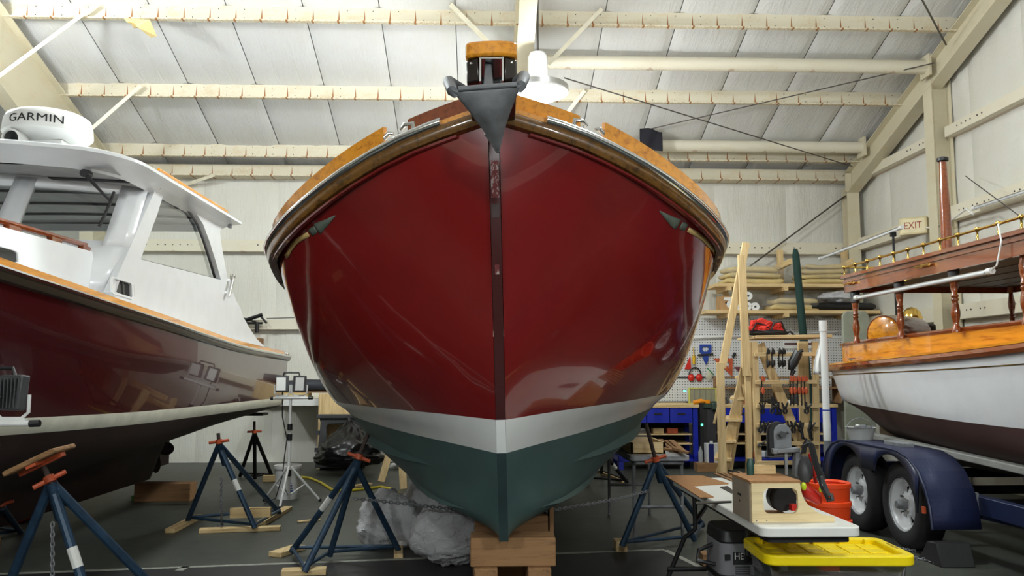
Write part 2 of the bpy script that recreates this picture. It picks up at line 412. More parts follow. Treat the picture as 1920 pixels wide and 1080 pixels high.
# purlins (Z sections)
def zpurlin(m, y, z, h=0.21, x0=XL, x1=XR-0.2):
    s_ = 1 if y >= RIDGE else -1
    prof = [(0, 0), (-.075, 0), (-.075, .015), (-.07, .015), (-.07, .005), (-.005, .005), (-.005, h-.005), (.07, h-.005), (.07, h), (-.005, h)]
    prof = [(0, 0), (-.07, 0), (-.07, .018), (-.065, .018), (-.065, .005), (-.005, .005), (-.005, h), (.07, h), (.07, h-.005), (0, h-.005)]
    m.prism([V((x0, y+s_*a, z+b)) for a, b in prof], (x1-x0, 0, 0))
names = ['cream roof purlin closest to the back eave', 'cream rust-streaked purlin level with the anchor and lamp', 'cream rust-streaked purlin across the top edge of the photo']
for k, y in enumerate(PUR[1:-1]):
    if abs(y-RIDGE) < .3 and y < RIDGE: pass
    lab = names[k] if k < 3 else 'cream steel roof purlin overhead outside the view'
    o = part('roof_purlin', M['purlin'], None, lambda m: zpurlin(m, y, roofz(y)-0.185), smooth=0)
    tag(o, lab, 'purlin', 'roof purlins', 'structure')
    if k < 3:
        m = MB()
        x = XL+0.2
        while x < XR-.3:
            for zz in (.055, .165):
                if random.random() < 0.8: m.cyl((x, y-.006-.004, roofz(y)-.185+zz), (x, y-.004, roofz(y)-.185+zz), .006, n=6)
            x += .32
        m.build('bolt_heads', M['dark_metal'], o, smooth=0)['kind'] = 'stuff'
o = part('eave_strut', M['purlin'], None, lambda m: (m.box2((XL, 13.75, 4.60), (XR-.2, 13.76, 4.79)), m.box2((XL, 13.68, 4.592), (XR-.2, 13.95, 4.602)), m.box2((XL, 13.68, 4.602), (XR-.2, 13.686, 4.62))), smooth=0)
tag(o, 'rusty cream eave strut along the top of the back wall', 'eave strut', kind='structure')
# walls: insulated panels as children
def wallpanels(parent, x0, x1, step, zs, fn3, seed, dep=0.03):
    random.seed(seed); n = max(1, round((x1-x0)/step)); out = 0
    for i in range(n):
        a, b = x0+(x1-x0)*i/n, x0+(x1-x0)*(i+1)/n
        for j in range(len(zs)-1):
            za, zb = zs[j], zs[j+1]; sg = random.uniform(dep*.6, dep*1.2); ph = random.uniform(0, 6); an = random.uniform(-9, 9)
            def f(u, v, a=a, b=b, za=za, zb=zb, sg=sg, ph=ph, an=an):
                e = min(1, min(u, 1-u)*8); q = e**.5*(0.4+0.6*math.sin(math.pi*v))
                w = .007*math.sin(u*24+an*v+ph)*e*(0.25+v*v)
                zt = zb(lerp(a, b, u)) if callable(zb) else zb
                return fn3(lerp(a, b, u), lerp(za, zt, v), sg*q+w)
            part('insulation_panel', M['insul_wall'], parent, lambda m: m.grid(f, 14, 10), smooth=60)
wb = part('wall_back', M['white'], None, lambda m: m.box2((XL, YB, 0), (XR, YB+.12, ZE+.12)))
tag(wb, 'back wall lined with wrinkled off-white insulation between cream girts', 'wall', kind='structure')
GZ = [0.0, 0.98, 2.2, 3.47, 4.62]
wallpanels(wb, XL, XR, 1.25, GZ, lambda a, z, d: V((a, YB-.005-d, z)), 5)
wr = part('wall_right', M['white'], None, lambda m: m.prism([V((XR, YB, 0)), V((XR, YF, 0)), V((XR, YF, roofz(YF)+.1)), V((XR, RIDGE, roofz(RIDGE)+.1)), V((XR, YB, roofz(YB)+.1))], (.12, 0, 0)))
tag(wr, 'right end wall lined with off-white insulation, girts and columns', 'wall', kind='structure')
wallpanels(wr, 5.0, 13.9, 1.1, [0.0, 1.0, 2.25, 3.5, 4.62, lambda y: max(4.7, roofz(y)-.02)], lambda a, z, d: V((XR-.005-d, a, z)), 6)
wallpanels(wr, -5.4, 5.0, 2.6, [0.0, 2.25, 4.62, lambda y: max(4.7, roofz(y)-.02)], lambda a, z, d: V((XR-.005-d, a, z)), 8)
dr = part('dark_reflection_panel', mat('charcoal_panel', rgb(52, 54, 56), .6), None, lambda m: [m.box2((XR-.09, -4.6, .02+k*.4), (XR-.055, 4.4, .40+k*.4)) for k in range(9)], smooth=0)  # unseen dark slats added over the bright wall to darken hull reflections
tag(dr, 'wide unseen charcoal panel added at the end wall to darken hull reflections', 'dark panel', kind='structure')
wlft = part('wall_left', M['insul_wall'], None, lambda m: m.prism([V((XL, YB, 0)), V((XL, YF, 0)), V((XL, YF, roofz(YF)+.1)), V((XL, RIDGE, roofz(RIDGE)+.1)), V((XL, YB, roofz(YB)+.1))], (-.12, 0, 0)), smooth=0)
tag(wlft, 'far left end wall of the shed', 'wall', kind='structure')
wf = part('wall_front', mat('dark_front_wall', rgb(58, 50, 44), .7, var=.25, stretch=(6, 1, .6)), None, lambda m: m.box2((XL, YF-.12, 0), (XR, YF, roofz(YF)+.1)), smooth=0)  # plain wall, dark tone put in so the hull mirrors less brightness
tag(wf, 'front wall of the shed behind the viewer', 'wall', kind='structure')
# girts
def girt(p0, p1, lab, out, h=0.19, holes=()):
    """C-section girt standing `out` from the wall"""
    p0, p1, out = V(p0), V(p1), V(out); d = p1-p0; up = V((0, 0, 1))
    t = .006; w = .17
    prof = [(0, 0), (w, 0), (w, h), (0, h), (0, h-t), (w-t, h-t), (w-t, t), (0, t)]
    o = part('wall_girt', M['girt'], None, lambda m: m.prism([p0+out*a+up*b for a, b in prof], d), smooth=0)
    tag(o, lab, 'girt', 'wall girts', 'structure')
    m = MB(); q = d.normalized()
    for s_ in holes:
        c = p0+q*s_+out*(w+.001)+up*h*.55; m.cyl(c-out*.004, c+out*.002, .012, n=8)
    if holes: m.build('bolt_hole', M['ink'], o, smooth=0)
    return o
hb = []
for b in range(-7, 7): hb += [b*1.9+12+k for k in (0, .12, .3, .42, .54, .66, .78, 1.2, 1.3)]
hb = [x for x in hb if 0 < x < 18]
girt((XL, YB, 3.38), (XR-.15, YB, 3.38), 'cream back wall girt passing behind the windshield and hull', (0, -1, 0), holes=hb)
girt((XL, YB, 2.12), (XR-.15, YB, 2.12), 'cream back wall girt level with the low hanging coat hooks', (0, -1, 0), h=.15)
girt((XL, YB, 0.92), (1.9, YB, 0.92), 'lowest cream back wall girt above the black crate', (0, -1, 0), h=.14)
girt((XR, 13.8, 4.55), (XR, 11.2, 4.55), 'cream end wall girt in the top corner by the rafter', (-1, 0, 0), .14, [1.9, 2.0, 2.25, 2.35])
girt((XR, 10.9, 4.55), (XR, 4.6, 4.55), 'cream end wall girt at the upper right edge', (-1, 0, 0), .14, [.3, .4, .5, .6, .75, .85])
girt((XR, 13.8, 3.42), (XR, 11.2, 3.42), 'cream end wall girt carrying the exit sign', (-1, 0, 0), .19)
girt((XR, 10.9, 3.42), (XR, 4.6, 3.42), 'cream end wall girt right of the flagpole', (-1, 0, 0), .19, [.25, .35, .55, .65, .8, .9, 1.4, 1.5])
girt((XR, 13.8, 2.12), (XR, 11.2, 2.12), 'cream end wall girt behind the brass dome', (-1, 0, 0), .19)
girt((XR, 10.9, 2.12), (XR, 4.6, 2.12), 'cream end wall girt behind the dark canopy post', (-1, 0, 0), .19, [.3, .4, .6, .7, 1.3, 1.4])
# rigid frames
def ibeam_frame(x, lab, dk=1.15, dr=0.55, fw=0.2, colbot=0.45):
    r = T('rigid_frame', lab, 'steel frame', (x, YB, 0), group='steel frames', kind='structure')
    def top(y): return roofz(y)-.19
    def dep(y): return lerp(dr, dk, max(0, (abs(y-RIDGE))/(YB-RIDGE)))
    n = 8; ys = [YB-.25+(RIDGE-(YB-.25))*i/n for i in range(n+1)]
    for side in (1, -1):
        yy = [RIDGE+(y-RIDGE)*side*(1 if side > 0 else (RIDGE-YF)/(YB-RIDGE)) for y in ys]
        T_ = [(y, top(y)) for y in yy]; Bt = [(y, top(y)-lerp(dr, dk, 1-i/n)) for i, y in enumerate(yy)]
        part('rafter_web', M['steel'], r, lambda m: m.prism([V((x-.006, a, b)) for a, b in T_]+[V((x-.006, a, b)) for a, b in Bt[::-1]], (.012, 0, 0)), smooth=0)
        for nm, L in (('top_flange', T_), ('bottom_flange', Bt)):
            part(nm, M['steel'], r, lambda m: m.beam((x, L[0][0], L[0][1]), (x, L[-1][0], L[-1][1]), fw, .016), smooth=0)
        ye = yy[0]; s_ = side; ze = top(ye); yk = ye-s_*dk*.8
        part('column_web', M['steel'], r, lambda m: m.prism([V((x-.006, ye, 0)), V((x-.006, ye, ze-dk)), V((x-.006, yk, Bt[0][1]+(Bt[1][1]-Bt[0][1])*(yk-ye)/(Bt[1][0]-Bt[0][0]))), V((x-.006, ye-s_*colbot, 0))], (.012, 0, 0)), smooth=0)
        part('outer_flange', M['steel'], r, lambda m: m.beam((x, ye, 0), (x, ye, ze), fw, .016, (0, 1, 0)), smooth=0)
        part('inner_flange', M['steel'], r, lambda m: m.beam((x, ye-s_*colbot, 0), (x, yk, Bt[0][1]+(Bt[1][1]-Bt[0][1])*(yk-ye)/(Bt[1][0]-Bt[0][0])), fw, .016, (0, 1, 0)), smooth=0)
    return r
ibeam_frame(-5.9, 'deep tapered cream steel frame behind the radar dome')
ibeam_frame(0.52, 'tapered cream steel frame above the bow and lamp', 1.0)
# flange braces
def fbrace(p, q, lab):
    p, q = V(p), V(q); d = (q-p).normalized(); u = V((0, 1, 0)); w = .05
    o = MB(); n = d.cross(u).normalized()
    o.add([p+u*0, q+u*0, q+n*w, p+n*w], [(0, 1, 2, 3)]); o.add([p, q, q+u*w, p+u*w], [(0, 1, 2, 3)])
    tag(o.build('flange_brace', M['brace'], None, smooth=0, solid=.006), lab, 'brace', 'flange braces', 'structure')
fbrace(P(175, 8, 10.3), P(-15, 148, 10.3), 'long cream flange brace at the top left corner')
fbrace(P(262, 158, 11.8), P(165, 243, 11.8), 'cream flange brace just right of the radar dome')
fbrace(P(402, 325, 13.65), P(335, 348, 13.9), 'cream flange brace above the left boat roof edge')
fbrace(P(842, 10, 10.3), P(912, 80, 10.3), 'cream flange brace left of the lamp rafter')
fbrace(P(1126, 14, 10.3), P(1025, 118, 10.3), 'cream flange brace right of the lamp rafter')
fbrace(P(1094, 168, 11.8), P(1048, 226, 11.8), 'cream flange brace right below the lamp')
# end frame at the right wall
XE = 6.12
r = T('end_rafter', 'cream end wall rafter climbing to the top right corner', 'rafter', (XE, 13.8, 0), kind='structure')
def chan(m, p0, p1, w, h, up):
    p0, p1 = V(p0), V(p1); d = (p1-p0).normalized(); u = (V(up)-d*V(up).dot(d)).normalized(); x = d.cross(u)
    if x.x > 0: x = -x
    t = .012
    m.beam(p0, p1, t, h, up)
    for s_ in (-1, 1): m.beam(p0+u*s_*h/2, p1+u*s_*h/2, w, t, up)
part('rafter_beam', M['steel'], r, lambda m: chan(m, (XE, 13.75, roofz(13.75)-.36), (XE, 4.3, roofz(4.3)-.36), .2, .34, (0, 0, 1)), smooth=0)
part('corner_column', M['steel'], r, lambda m: (chan(m, (XE, 13.7, 0), (XE, 13.7, roofz(13.7)-.4), .2, .2, (0, 1, 0))), smooth=0)
part('plate', M['steel'], r, lambda m: m.box((XE-.06, 13.62, 4.55), (.1, .02, .3)))
r = T('end_wall_column', 'cream steel column on the end wall behind the flagpole', 'column', (6.15, 11.0, 0), kind='structure')
part('web', M['steel'], r, lambda m: m.box2((6.03, 11.0, 0), (6.30, 11.012, roofz(11)-.45)), smooth=0)
for xx in (6.03, 6.29): part('flange', M['steel'], r, lambda m: m.box2((xx-.006, 10.9, 0), (xx+.006, 11.11, roofz(11)-.45)), smooth=0)
r2 = copy_tree(r); r2.location.y -= 5.2; r2['label'] = 'cream steel column on the end wall outside the right edge of view'
# roof strut pipes
for (px, py, pxe, dd, lab) in ((1060, 124, 1738, 11.25, 'cream round strut pipe right of the lamp near the roof'), (1240, 275, 1618, 13.05, 'cream round strut pipe behind the black cloth near the eave')):
    e = PXp(pxe, py+2, XE-.08); r = T('strut_pipe', lab, 'pipe', (0.6, e.y, e.z), kind='structure')
    part('tube', M['girt'], r, lambda m: m.cyl((0.6, e.y, e.z), (e.x-.03, e.y, e.z), .092, n=20))
    part('end_plate', M['steel'], r, lambda m: m.box((e.x-.02, e.y, e.z), (.03, .26, .3)))
def rod(name, p, q, lab, rr=.008):
    tag(part(name, M['cable'], None, lambda m: m.cyl(p, q, rr, n=6)), lab, 'rod', kind='structure')
pa, pb = PXp(1752, 118, XE-.1), P(1100, 300, 13.2)
rod('brace_rod', pa, P(1206, 245, 12.6), 'thin roof brace rod running down left from the strut pipe')
rod('brace_rod', P(1058, 146, 10.0), PXp(1598, 312, XE-.1), 'thin roof brace rod running from the lamp to the far corner')
rod('brace_rod', PXp(1726, -6, XE-1.0), PXp(1774, 84, XE-.12), 'thin brace rod at the top right corner', .012)
rod('wall_brace_rod', P(1592, 362, 13.75), P(1375, 522, 13.75), 'diagonal wall brace rod left of the corner column', .014)
rod('hanging_wire', PXp(1810, 330, 6.1), PXp(1925, 415, 5.5), 'thin wire slanting down beside the flagpole', .006)
# torn facing
m = MB(); c = P(268, 48, 10.35)
torn = [(232, 34), (282, 38), (296, 70), (284, 71), (281, 64), (270, 58), (262, 52), (252, 54), (246, 44), (238, 42)]
pts = []
for i, (x, y) in enumerate(torn):
    yy = 10.25 if y < 50 else 10.45
    p = P(x, y, yy); p.z = min(p.z, roofz(p.y)-.05); pts.append(p+V((0, -.02*(i % 3), 0)))
cc = sum(pts, V((0, 0, 0)))/len(pts)+V((0, -.09, -.03))
m.add(pts+[cc], [(i, (i+1) % len(pts), len(pts)) for i in range(len(pts))])
tag(m.build('torn_facing', mat('kraft_yellow', rgb(228, 204, 140), .7, var=.2), None, smooth=0, solid=.004), 'torn flap of yellowed facing hanging from the roof insulation at top left', 'torn sheet')
# high-bay lamps, including unseen ones added as fill
lens_m = emitmat('lamp_lens', (0.86, 1.0, 0.96), 60.0)
for i, (x, y, z) in enumerate(LAMPS):
    lab = 'bright high-bay lamp with round aluminium reflector beside the anchor' if i == 0 else ['', 'high-bay lamp above the radar dome beyond the left frame edge', 'high-bay lamp over the aisle between the two red boats', 'unseen lamp added to light the aisle above the white table', 'unseen fill lamp added behind the viewer to the left', 'unseen fill lamp added straight behind the viewer', 'unseen fill lamp added behind the viewer to the right'][i]
    r = T('high_bay_lamp', lab, 'lamp', (x, y, z), group=None if i == 0 else 'lamps outside the view')
    part('reflector', M['alu'], r, lambda m: m.lathe((x, y, z), [(.30, 0.02), (.34, 0.0), (.355, .0), (.355, .07), (.34, .085), (.21, .13), (.12, .16), (.12, .17), (.0, .17)], 32, cap=False))
    part('rim', M['white'], r, lambda m: m.tube([(x+.348*math.cos(a*math.pi/16), y+.348*math.sin(a*math.pi/16), z+.005) for a in range(32)], .012, 6, True))
    part('lens', lens_m, r, lambda m: m.lathe((x, y, z), [(.295, .01), (.28, -.035), (.2, -.075), (.0, -.09)], 28))
    part('ballast_housing', M['white'], r, lambda m: m.lathe((x, y, z), [(.0, .17), (.11, .17), (.115, .19), (.115, .42), (.09, .47), (.0, .48)], 24))
    part('hanger', M['cable'], r, lambda m: m.cyl((x, y, z+.47), (x, y, roofz(y)-.2), .012, n=8))
    ld = bpy.data.lights.new('lamp_light', 'POINT'); ld.energy = LAMP_W; ld.shadow_soft_size = .16; ld.color = (0.97, 1.0, 1.02)
    lo = bpy.data.objects.new('lamp_light', ld); COL.objects.link(lo); lo.parent = r; lo.location = (0, 0, -.27)
    ud = bpy.data.lights.new('lamp_uplight', 'POINT'); ud.energy = LAMP_W*.07; ud.shadow_soft_size = .05; ud.color = (0.97, 1.0, 1.02)
    uo = bpy.data.objects.new('lamp_uplight', ud); COL.objects.link(uo); uo.parent = r; uo.location = (0.05, -.22, .2)
# black cloth on the rod
m = MB(); c = pa.lerp(P(1206, 245, 12.6), .97)
def cf(u, v):
    return V((c.x+(u-.5)*.34, c.y+.02*math.sin(u*9+v*3)-.01, c.z-v*.33+.02*math.sin(u*5)-.03*u*(1-v)))
m.grid(cf, 12, 10); tag(m.build('hanging_cloth', mat('black_cloth', (.012, .012, .018), .9), None, solid=.006), 'black cloth hanging from the roof rod right of the red bow', 'cloth')
# ------------------------------------------------------------------ hull lofting
def spline_rows(vals, f):
    """Catmull-Rom through list of (b, z) rows at parameter f in [0, n-1]"""
    n = len(vals); i = min(int(f), n-2); t = f-i
    p0 = vals[max(0, i-1)]; p1 = vals[i]; p2 = vals[i+1]; p3 = vals[min(n-1, i+2)]
    out = []
    for k in range(len(p1)):
        a, b, c, d = p0[k], p1[k], p2[k], p3[k]
        out.append(0.5*((2*b)+(-a+c)*t+(2*a-5*b+4*c-d)*t*t+(-a+3*b-3*c+d)*t**3))
    return out
class Hull:
    def __init__(s, rows, s0, L, at):
        s.rows, s.s0, s.L, s.at = rows, s0, L, at    # rows[k] = (btab, ztab); s0[k] = stem position of each row
    def vals(s, u):
        """row values at station parameter u; every row starts on the stem line"""
        out = []
        for k, (bt, zt) in enumerate(s.rows):
            ss = s.s0[k]+(s.L-s.s0[k])*u; out.append((interp(bt, ss), interp(zt, ss), ss))
        return out
    def pt(s, u, f, side=1, off=0.0):
        b, z, ss = spline_rows(s.vals(u), f)
        return s.at(ss, side*(b+off), z)
    def row(s, k, u, side=1):
        v = s.vals(u)[k]; return s.at(v[2], side*v[0], v[1])
    def u_of(s, k, ss): return (ss-s.s0[k])/(s.L-s.s0[k])
    def patch(s, m, k0, k1, nu=60, nz=6, p=1.6, u1=1.0):
        for side in (1, -1):
            m.grid(lambda a, c: s.pt(u1*a**p, k0+(k1-k0)*c, side), nu, nz*(k1-k0))
# ------------------------------------------------------------------ the red launch seen bow-on
BANG = math.atan(45/FPX); ROLL = .0245; BD = 4.3
bu = V((math.sin(BANG), math.cos(BANG), 0)); br = V((math.cos(BANG), -math.sin(BANG), 0))
def at1(s_, b, z): return bu*(BD+s_)+br*(b-(z-.49)*ROLL)+V((0, 0, z+b*ROLL))   # the hull is propped with a slight list
SB = [(0, 0.03), (0.054, 0.2419), (0.122, 0.4747), (0.27, 0.8493), (0.558, 1.1944), (0.989, 1.3904), (1.868, 1.4847), (3.668, 1.4847), (8.068, 1.2911)]
SZ = [(0, 2.8), (0.122, 2.6787), (0.27, 2.5106), (0.558, 2.3245), (0.989, 2.2273), (1.868, 2.1278), (3.668, 2.0068), (8.068, 1.9503)]
UB = [(0.294, 0.0273), (0.672, 0.3781), (1.314, 0.8376), (2.052, 1.2245), (2.852, 1.3626), (4.452, 1.4086), (8.853, 1.3349)]
UZ = [(0.294, 1.1921), (0.672, 1.2184), (1.314, 1.2383), (2.052, 1.2567), (8.853, 1.2198)]
rows = [([(0, 0.022), (9.4, 0.03)], [(0.66, 0.49), (3, 0.48), (9.4, 0.55)]),
        ([(0.6, 0.024), (0.7, 0.10), (0.8, 0.165), (1.0, 0.255), (1.3, 0.37), (1.7, 0.48), (2.2, 0.59), (2.7, 0.68), (3.5, 0.74), (9.4, 0.74)], [(0.6, 0.63), (1.0, 0.605), (1.3, 0.6), (1.7, 0.61), (2.2, 0.63), (2.7, 0.66), (9.4, 0.72)]),
        ([(0.468, 0.0257), (0.72, 0.1624), (0.9, 0.2649), (1.357, 0.4876), (1.926, 0.7393), (2.518, 0.9346), (3.317, 1.0514), (9.218, 1.0514)], [(0.468, 0.8466), (0.9, 0.8025), (1.357, 0.7868), (1.926, 0.8031), (2.518, 0.8367), (3.317, 0.8756), (9.218, 0.8951)]),
        ([(0.37, 0.0264), (0.702, 0.2597), (1.184, 0.5673), (1.716, 0.8836), (2.299, 1.1396), (3.099, 1.2903), (8.998, 1.2809)], [(0.37, 1.0098), (0.702, 1.0364), (1.184, 1.067), (1.716, 1.1069), (2.299, 1.1392), (3.099, 1.1486), (8.998, 1.1204)]),
        (UB, UZ)]
s0 = [0.66, 0.6, 0.468, 0.37, 0.294]
KS = [0, 0.032, 0.081, 0.162, 0.27, 0.407, 0.618, 0.989, 1.468, 2.168, 3.668, 8.068]
KU = [0.294, 0.374, 0.495, 0.695, 0.973, 1.279, 1.613, 2.07, 2.547, 3.216, 4.649, 8.853]
KT = [0, 0.12, 0.3, 0.6, 1.0, 1.4, 1.8, 2.3, 2.8, 3.5, 5, 9.4]
for f in (.22, .5, .78):
    bt, zt = [], []
    for a_, c_, t_ in zip(KS, KU, KT):
        w = max(0, min(1, (t_-.5)/2.0)); c = .12+.24*w*w*(3-2*w); g = f+c*f*(1-f); ss = lerp(c_, a_, f**.68)
        bt.append((ss, lerp(interp(UB, c_), interp(SB, a_), g))); zt.append((ss, lerp(interp(UZ, c_), interp(SZ, a_), f)))
    rows.append((bt, zt)); s0.append(bt[0][0])
rows.append((SB, SZ)); s0.append(0.0)
LH = 8.068
H1 = Hull(rows, s0, LH, at1)
def hullpaint(name, c, var=0.08, rough=0.16, coat=1.0):
    t = NT(name); t.set(Roughness=rough, Coat_Weight=coat, Coat_Roughness=0.015, Coat_IOR=1.45)
    n = t.noise(t.coords((1, 1, 1)), 2.0, 5, .6)
    t.col(t.ramp(n, [(.3, tuple(x*(1-var) for x in c)), (.7, tuple(x*(1+var) for x in c))])); return t.m
M['hull_red'] = hullpaint('burgundy_topside_paint', (.19, .0085, .0078), .1)
M['hull_red_dark'] = hullpaint('dark_maroon_topside_paint', (.062, .007, .009), .1)
M['boot'] = mat('white_boot_paint', rgb(236, 238, 236), .25, var=.03, coat=.3)
M['green_bottom'] = mat('green_bottom_paint', rgb(72, 98, 96), .5, var=.12, scale=3)
b1 = T('motor_launch', 'burgundy motor launch seen bow-on with white boot stripe and green bottom', 'boat', at1(.7, 0, 0))
part('topsides', M['hull_red'], b1, lambda m: H1.patch(m, 4, 8, 80, 7, 1.9), smooth=80)
part('boot_stripe', M['boot'], b1, lambda m: H1.patch(m, 3, 4, 80, 4, 1.9), smooth=80)
def bott(m):
    H1.patch(m, 0, 3, 80, 5, 1.9)
    m.grid(lambda a, c: H1.row(0, a, 1-2*c), 60, 1)
part('bottom', M['green_bottom'], b1, bott, smooth=80)
tr = MB(); 
tr.add([H1.pt(1, f*.5, 1) for f in range(17)]+[H1.pt(1, f*.5, -1) for f in range(16, -1, -1)], [list(range(34))])
tr.build('transom', M['hull_red'], b1)
# stem bar: flat-faced cutwater from keel to bow
zst = [(0.66, 0.49), (0.6, 0.63), (0.468, 0.8466), (0.37, 1.0098), (0.294, 1.1921), (0.203, 1.5277), (0.104, 1.9475), (0.033, 2.3876), (0, 2.74)]
def stembar(m, z0, z1, w=.026, pr=.003):
    pts = []
    n = 24
    for i in range(n+1):
        z = lerp(z0, z1, i/n); ss = interp([(b, a) for a, b in zst], z); pts.append((ss, z))
    prof = [(-w, .015), (-w, -pr), (w, -pr), (w, .015)]
    vs_ = []
    for ss, z in pts: vs_ += [at1(ss+b, a, z) for a, b in prof]
    m.add(vs_, [(i*4+k, i*4+k+1, i*4+5+k, i*4+4+k) for i in range(n) for k in range(3)])
part('stem', hullpaint('dark_stem_paint', (.05, .005, .0055), rough=.3, coat=.25), b1, lambda m: stembar(m, 1.192, 2.77), smooth=50)
part('stem', M['boot'], b1, lambda m: stembar(m, 1.010, 1.192), smooth=50)
part('stem', mat('dark_green_stem', rgb(48, 66, 66), .5), b1, lambda m: stembar(m, .488, 1.010), smooth=50)
# scuffed tape on the stem
def scuff():
    t = NT('scuffed_tape'); t.set(Roughness=.6)
    n = t.noise(t.coords((1, 1, .6)), 38, 4, .7)
    t.col(t.ramp(n, [(.5, rgb(100, 26, 26)), (.58, rgb(170, 150, 148))])); return t.m
part('chafe_tape', scuff(), b1, lambda m: stembar(m, 2.34, 2.53, .02, .005), smooth=50)
part('chafe_tape', mat('grey_tape', rgb(62, 44, 44), .6), b1, lambda m: stembar(m, 2.24, 2.31, .019, .005), smooth=50)
part('chafe_tape', scuff(), b1, lambda m: stembar(m, 1.95, 2.0, .011, .005), smooth=50)
# spray rails
def strake(m, k, sa, sb, side, w=.05, dz=-.03):
    n = 14; vs_ = []
    for i in range(n+1):
        ss = lerp(sa, sb, i/n); u = H1.u_of(int(k), ss); p = H1.pt(u, k, side); q = H1.pt(u, k+.35, side)
        e = min(1, i/n*5)**.7
        q = H1.pt(u, k+.22*e+.01, side); o = br*side*w*e+V((0, 0, -.006*e))
        vs_ += [p, p+o, q]
    m.add(vs_, [(i*3+a, i*3+b, i*3+3+b, i*3+3+a) for i in range(n) for a, b in ((0, 1), (1, 2))])
for sd in (1, -1):
    part('spray_rail', M['green_bottom'], b1, lambda m: strake(m, 1.15, .8, 6, sd, .045), smooth=50)
    part('spray_rail', M['green_bottom'], b1, lambda m: strake(m, 2.3, 1.2, 6, sd, .05), smooth=50)
# sheer: rub rail, chrome strip, toe rail, deck
def sheer(n, sa, sb, dout=0, dz=0, side=1):
    out = []
    for i in range(n+1):
        ss = lerp(sa, sb, (i/n)**1.5); out.append(at1(ss, side*(interp(SB, ss)+dout), interp(SZ, ss)+dz))
    return out
def outs(n, sa, sb, side):
    pts = sheer(n, sa, sb, 0, 0, side); o = []
    for i in range(n+1):
        d = pts[min(n, i+1)]-pts[max(0, i-1)]; o.append((side*d.y, -side*d.x, 0))
    return o
def rail(m, sa, sb, sec, side, n=50):
    m.sweep(sheer(n, sa, sb, 0, 0, side), sec, outs=outs(n, sa, sb, side))
for sd in (1, -1):
    part('rub_rail', M['rubwood'], b1, lambda m: rail(m, 0.0, LH, [(-.02, -.085), (.03, -.078), (.045, -.05), (.04, -.02), (.02, 0), (-.02, 0)], sd), smooth=50)
    part('chrome_strip', M['chrome'], b1, lambda m: rail(m, .06, LH, [(.03, -.02), (.052, -.018), (.064, .0), (.056, .02), (.03, .026)], sd), smooth=60)
    part('lower_moulding', hullpaint('moulding_paint', (.2, .015, .013)), b1, lambda m: rail(m, .04, LH, [(-.01, -.10), (.012, -.098), (.014, -.086), (-.01, -.084)], sd), smooth=50)
    part('toe_rail', M['varnish'], b1, lambda m: rail(m, .16, LH-.1, [(-.03, 0), (.022, 0), (.016, .125), (-.02, .13)], sd), smooth=40)
    part('bow_block', M['varnish_dark'] if sd < 0 else M['varnish'], b1, lambda m: rail(m, .0, .115, [(-.10, .0), (.012, 0), (.006, .10), (-.10, .115)], sd, 12), smooth=40)
    part('covering_board', M['varnish'], b1, lambda m: rail(m, .0, LH, [(-.15, -.01), (.03, -.01), (.03, .014), (-.15, .02)], sd), smooth=50)
    ch = MB(); n = outs(10, .15, .22, sd)
    ss = .14; c = at1(ss, sd*(interp(SB, ss)-.01), interp(SZ, ss)+.02); d = (sheer(4, .115, .17, 0, 0, sd)[4]-sheer(4, .115, .17, 0, 0, sd)[0]).normalized()
    ch.beam(c-d*.13, c+d*.13, .05, .02)
    for q in (-.11, .11): ch.tube([c+d*q, c+d*(q*.95)+V((0, 0, .045)), c+d*(q*.45)+V((0, 0, .065)), c+d*(q*.2)+V((0, 0, .05))], [.02, .018, .014, .008], 8)
    ch.build('mooring_chock', M['chrome'], b1, smooth=60)
    for k in range(16):
        ss = .1+.06*k+.004*k*k; p = at1(ss, sd*(interp(SB, ss)+.052), interp(SZ, ss)+.004); part('strip_fastener', M['galv'], b1, lambda m: m.ball(p, .008, 8, 5))
def deck(u, v):
    ss = .05+(LH-.1)*u; return at1(ss, (2*v-1)*max(0, interp(SB, ss)-.08), interp(SZ, ss)+.012+.06*(1-(2*v-1)**2))
part('deck', M['white'], b1, lambda m: m.grid(deck, 40, 10), smooth=60)
def trunk(u, v):
    ss = 1.7+2.6*u; w = .8+.25*u; a = (v*2-1); hh = .28*min(1, u*4+.15)
    x = w*max(-1, min(1, a*1.3)); z = hh if abs(a) < .77 else hh*(1-abs(a))/.23
    return at1(ss, x, interp(SZ, ss)+.05+z+.05*(1-a*a))
part('cabin_trunk', M['gel'], b1, lambda m: m.grid(trunk, 12, 24), smooth=50)
part('hatch', M['dark_glass'], b1, lambda m: m.box(at1(3.2, 0, interp(SZ, 3.2)+.40), (.5, .5, .04)), bevel=.01)
